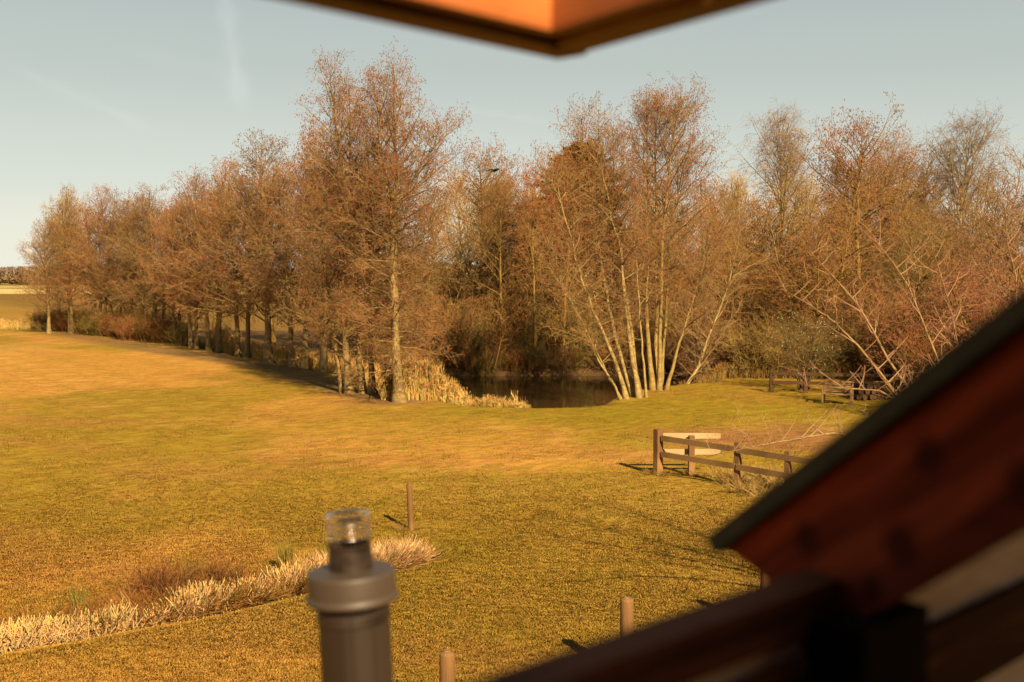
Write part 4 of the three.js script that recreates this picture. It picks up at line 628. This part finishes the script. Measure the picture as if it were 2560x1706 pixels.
// ------------------------------------------------------------------ the flue
{
  const g = thing('metal_flue', -0.165, 1.0186, -2.45); g.rotation.z = 0.05; g.scale.setScalar(0.811);
  const lathe = (pts, seg = 64) => toCreasedNormals(new THREE.LatheGeometry(pts.map(([r, y]) => new THREE.Vector2(r, y)), seg), 0.5);
  const soot = dataTex(512, 512, (u, v) => { const f = fbm(u * 6, v * 6, 171, 5, 6), d = smooth(0.55, 0.72, fbm(u * 9, v * 9, 175, 3, 9)), k = (0.75 + 0.5 * f) * (1 - 0.45 * d); return [0.032 * k, 0.019 * k, 0.011 * k]; });
  const rough = dataTex(256, 256, (u, v) => { const f = fbm(u * 6, v * 6, 172, 4, 6); return [f, 0.35 + 0.4 * f, 0.5]; }, false);
  const pipeMat = new THREE.MeshStandardMaterial({ map: soot, roughnessMap: rough, roughness: 0.9, metalness: 0.4 });
  const capMat = new THREE.MeshStandardMaterial({ color: new THREE.Color().setRGB(0.050, 0.033, 0.020), roughness: 0.5, metalness: 0.1 });
  const steel = new THREE.MeshStandardMaterial({ color: new THREE.Color().setRGB(0.85, 0.74, 0.62), roughness: 0.2, metalness: 1 });
  mesh('pipe', lathe([[0.096, -1.25], [0.096, 4.47], [0.0985, 4.473], [0.0985, 4.497], [0.096, 4.5], [0.096, 4.57]]), pipeMat, g);
  mesh('cowl', lathe([[0.05, 4.613], [0.102, 4.610], [0.112, 4.607], [0.1168, 4.600], [0.1176, 4.592], [0.118, 4.548], [0.1238, 4.539], [0.124, 4.531], [0.121, 4.527], [0.114, 4.533], [0.112, 4.575], [0.06, 4.59]]), capMat, g);
  mesh('collar', lathe([[0.058, 4.59], [0.058, 4.634], [0.061, 4.636], [0.061, 4.642], [0.058, 4.644], [0.058, 4.659], [0.0567, 4.6605], [0.0567, 4.663], [0.058, 4.6645], [0.0575, 4.676], [0.0585, 4.679], [0.0565, 4.681], [0.055, 4.679], [0.054, 4.60]]), pipeMat, g);
  for (let k = 0; k < 30; k++) { const a = k / 30 * 6.283, q = new THREE.CylinderGeometry(0.0008, 0.0008, 0.082, 5); q.translate(Math.cos(a) * 0.0568, 4.717, Math.sin(a) * 0.0568); mesh('wire', q, steel, g); }
  for (const y of [4.700, 4.719, 4.738]) { const q = new THREE.TorusGeometry(0.0574, 0.0019, 6, 64); q.rotateX(Math.PI / 2); q.translate(0, y, 0); mesh('ring', q, steel, g); }
  mesh('top_rim', lathe([[0.050, 4.757], [0.0570, 4.760], [0.0592, 4.758], [0.0598, 4.755], [0.0592, 4.751], [0.0572, 4.7495], [0.0565, 4.7545], [0.050, 4.755], [0.050, 4.757]], 64), steel, g);
  tag(g, 'round dark metal flue with a wide cowl and wire cage', 'chimney');
}

// ------------------------------------------------------------------ the timber house the view is taken from
{
  const g = thing('timber_house', 0, 0, 0);
  const knots = [[0.06, 0.10, 0.02], [0.12, 0.06, 0.025], [0.22, 0.11, 0.03], [0.29, 0.06, 0.025], [0.36, 0.12, 0.03], [0.17, 0.13, 0.018]];
  const red = new THREE.MeshPhysicalMaterial({ map: woodTex([0.21, 0.034, 0.008], [0.09, 0.0125, 0.0035], 181, knots), roughness: 0.9, specularIntensity: 0.25 });
  const brown = new THREE.MeshPhysicalMaterial({ map: woodTex([0.14, 0.05, 0.021], [0.06, 0.02, 0.009], 191), roughness: 0.9, specularIntensity: 0.25 });
  const felt = new THREE.MeshPhysicalMaterial({ map: dataTex(256, 256, (u, v) => { const f = 0.7 + 0.6 * fbm(u * 40, v * 40, 195, 3, 40); return [0.055 * f, 0.05 * f, 0.028 * f]; }), roughness: 0.95, specularIntensity: 0.25 });
  const pale = new THREE.MeshStandardMaterial({ map: woodTex([0.74, 0.62, 0.54], [0.58, 0.475, 0.41], 201), roughness: 0.7 });
  const orange = new THREE.MeshStandardMaterial({ map: woodTex([0.40, 0.13, 0.026], [0.29, 0.08, 0.015], 211), roughness: 0.55 });
  const olive = new THREE.MeshStandardMaterial({ map: woodTex([0.33, 0.17, 0.024], [0.22, 0.10, 0.014], 221), roughness: 0.7 });
  const black = new THREE.MeshPhysicalMaterial({ color: new THREE.Color().setRGB(0.008, 0.004, 0.003), roughness: 0.95, specularIntensity: 0.2 });
  const iron = new THREE.MeshStandardMaterial({ color: new THREE.Color().setRGB(0.45, 0.40, 0.33), roughness: 0.45, metalness: 0.6 });
  // a board laid along s, with q across it and n its outer face, from a0 to a1, b0 to b1, c0 to c1
  const board = (name, O, s, q, n, a, b, c, m, skew = 0) => { const G = new THREE.BoxGeometry(a[1] - a[0], b[1] - b[0], c[1] - c[0]), uv = G.attributes.uv; G.translate((a[0] + a[1]) / 2, (b[0] + b[1]) / 2, (c[0] + c[1]) / 2); const p = G.attributes.position; if (skew) for (let i = 0; i < p.count; i++) if (p.getX(i) < (a[0] + a[1]) / 2) p.setX(i, p.getX(i) + skew * (p.getY(i) - b[0])); for (let i = 0; i < uv.count; i++) uv.setXY(i, p.getX(i) * 0.9, (p.getY(i) + p.getZ(i)) * 0.9); const B = new THREE.Matrix4().makeBasis(s, q, n); if (B.determinant() < 0) { G.index.array.reverse(); } B.setPosition(O); G.applyMatrix4(B); G.computeVertexNormals(); return mesh(name, G, m, g); };
  // gable: bargeboard and verge
  const O = V(0.235, 5.10, -1.30), s = V(0.195, 0.286, 0.35).normalize(), n = V(-0.873, 0, 0.487).normalize(), q = V(0, 0, 0).crossVectors(n, s).normalize(); if (q.y > 0) q.negate();
  board('bargeboard', O, s, q, n, [0.012, 0.95], [0.026, 0.164], [-0.022, 0], red, 0.7);
  board('verge_strip', O, s, q, n, [-0.002, 0.95], [0.004, 0.0255], [-0.06, 0.014], felt);
  for (let k = 0; k < 5; k++) board('soffit_plank', O, s, q, n, [0.014, 0.95], [0.0262, 0.04], [-0.12 - 0.1 * k, -0.0225 - 0.1 * k], red);
  board('roof_covering', O, s, q, n, [-0.002, 0.95], [-0.005, 0.0255], [-1.6, -0.0605], felt);
  const O2 = O.clone().addScaledVector(s, 0.952), s2 = V(0.195, -0.286, 0.35).normalize(), q2 = V(0, 0, 0).crossVectors(n, s2).normalize(); if (q2.y > 0) q2.negate();
  board('bargeboard', O2, s2, q2, n, [0.1, 0.8], [0.026, 0.176], [-0.022, 0], red);
  board('verge_strip', O2, s2, q2, n, [0.002, 0.82], [0.0, 0.0255], [-0.06, 0.014], felt);
  board('roof_covering', O2, s2, q2, n, [0.002, 0.82], [-0.005, 0.0255], [-1.6, -0.0605], felt);
  // balustrade wall of horizontal boards
  const P = V(0.010, 5.092, -0.816), u = V(0.715, 0, -0.699).normalize(), w = V(0.699, 0, 0.715).normalize(), dn = V(0, -1, 0);
  board('top_board', P, u, dn, w, [-1.7, 0.5], [0, 0.045], [-0.045, 0], brown);
  board('pale_strip', P, u, dn, w, [-1.7, 0.45], [0.045, 0.067], [-0.04, -0.012], pale); board('pale_panel', P, u, dn, w, [0.525, 2.2], [-0.1, 0.098], [-0.04, -0.012], pale);
  board('wall_board', P, u, dn, w, [-1.7, 0.45], [0.067, 0.195], [-0.045, 0], brown); board('wall_board', P, u, dn, w, [0.525, 2.2], [0.098, 0.195], [-0.045, 0], brown);
  board('pale_strip', P, u, dn, w, [-1.7, 2.2], [0.195, 0.30], [-0.04, -0.012], pale);
  for (let k = 0; k < 6; k++) board('wall_board', P, u, dn, w, [-1.7, 2.2], [0.30 + k * 0.16, 0.456 + k * 0.16], [-0.045, 0], brown);
  board('corner_post', P, u, dn, w, [0.39, 0.52], [0.03, 1.3], [0.001, 0.06], black);
  const br = board('pale_plate', P, u, dn, w, [0.545, 0.575], [0.07, 0.12], [0.0, 0.012], iron);  // small pale metal plate beside the dark post
  // eaves: outer trim, a shadow gap, sunlit inner fascia
  const K = V(0.064, 5.698, -1.617), l = V(-0.676, 0, 0.737).normalize(), r = V(0.533, 0, 0.846).normalize(), up = V(0, 1, 0);
  const lin = V(0.737, 0, 0.676).normalize(), rin = V(-0.846, 0, 0.533).normalize();
  board('eaves_trim', K, l, up, lin, [0.0, 2.8], [0, 0.06], [0, 0.052], olive); board('eaves_trim', K, r, up, rin, [0.053, 0.5], [0, 0.0605], [0, 0.052], olive);
  board('eaves_backing', K, l, up, lin, [0.0, 2.8], [0.061, 0.08], [0.0, 0.03], black); board('eaves_backing', K, r, up, rin, [0.032, 0.5], [0.062, 0.081], [0.0, 0.03], black);
  board('eaves_fascia', K, l, up, lin, [0.105, 2.8], [0.006, 0.08], [0.078, 0.1], orange); board('eaves_fascia', K, r, up, rin, [0.105, 0.5], [0.0062, 0.0802], [0.078, 0.1], orange);
  board('added_eaves_cap', K, l, up, lin, [0, 2.8], [0.0825, 0.089], [0, 0.1], olive); board('added_eaves_cap', K, r, up, rin, [0.03, 0.5], [0.0895, 0.096], [0, 0.1], olive);  // unseen top boards added to keep sun out of the gap
  board('added_eaves_end', K, r, up, rin, [0.5005, 0.512], [0.0, 0.0815], [0, 0.101], olive); board('added_eaves_end', K, l, up, lin, [2.8005, 2.812], [0.0, 0.0815], [0, 0.101], olive);  // unseen end boards added to close the gap to the sun
  // the unseen wall and roof behind the camera, placed to shade the balcony boards
  const unseenWallM = brown;
  for (let k = 0; k < 34; k++) { const y = k * 0.178; mesh('wall_board', new THREE.BoxGeometry(10.5, 0.17, 0.05).translate(1.6, y + 0.086, 0.62), unseenWallM, g); }  // out of view, keeps the sun off the balcony boards
  mesh('unseen_wall_core', new THREE.BoxGeometry(10.5, 6.1, 0.12).translate(1.6, 3.05, 0.71), black, g);
  { const s2 = V(1, 0, 0), q2 = V(0, 0.5, 0.866), n2 = V(0, 0.866, -0.5); board('unseen_roof_slope', V(-3.9, 6.19, 0.42), s2, q2, n2, [0, 11], [0, 5], [0, 0.14], felt); board('unseen_gutter_board', V(-3.9, 6.29, 0.40), s2, V(0, 1, 0), V(0, 0, -1), [0, 11], [-0.2, 0], [0, 0.025], brown); }
  tag(g, 'dark red timber house whose eaves, bargeboard and balcony boards frame the view, its wall and roof out of view', 'house');
}

renderer.render(scene, camera);
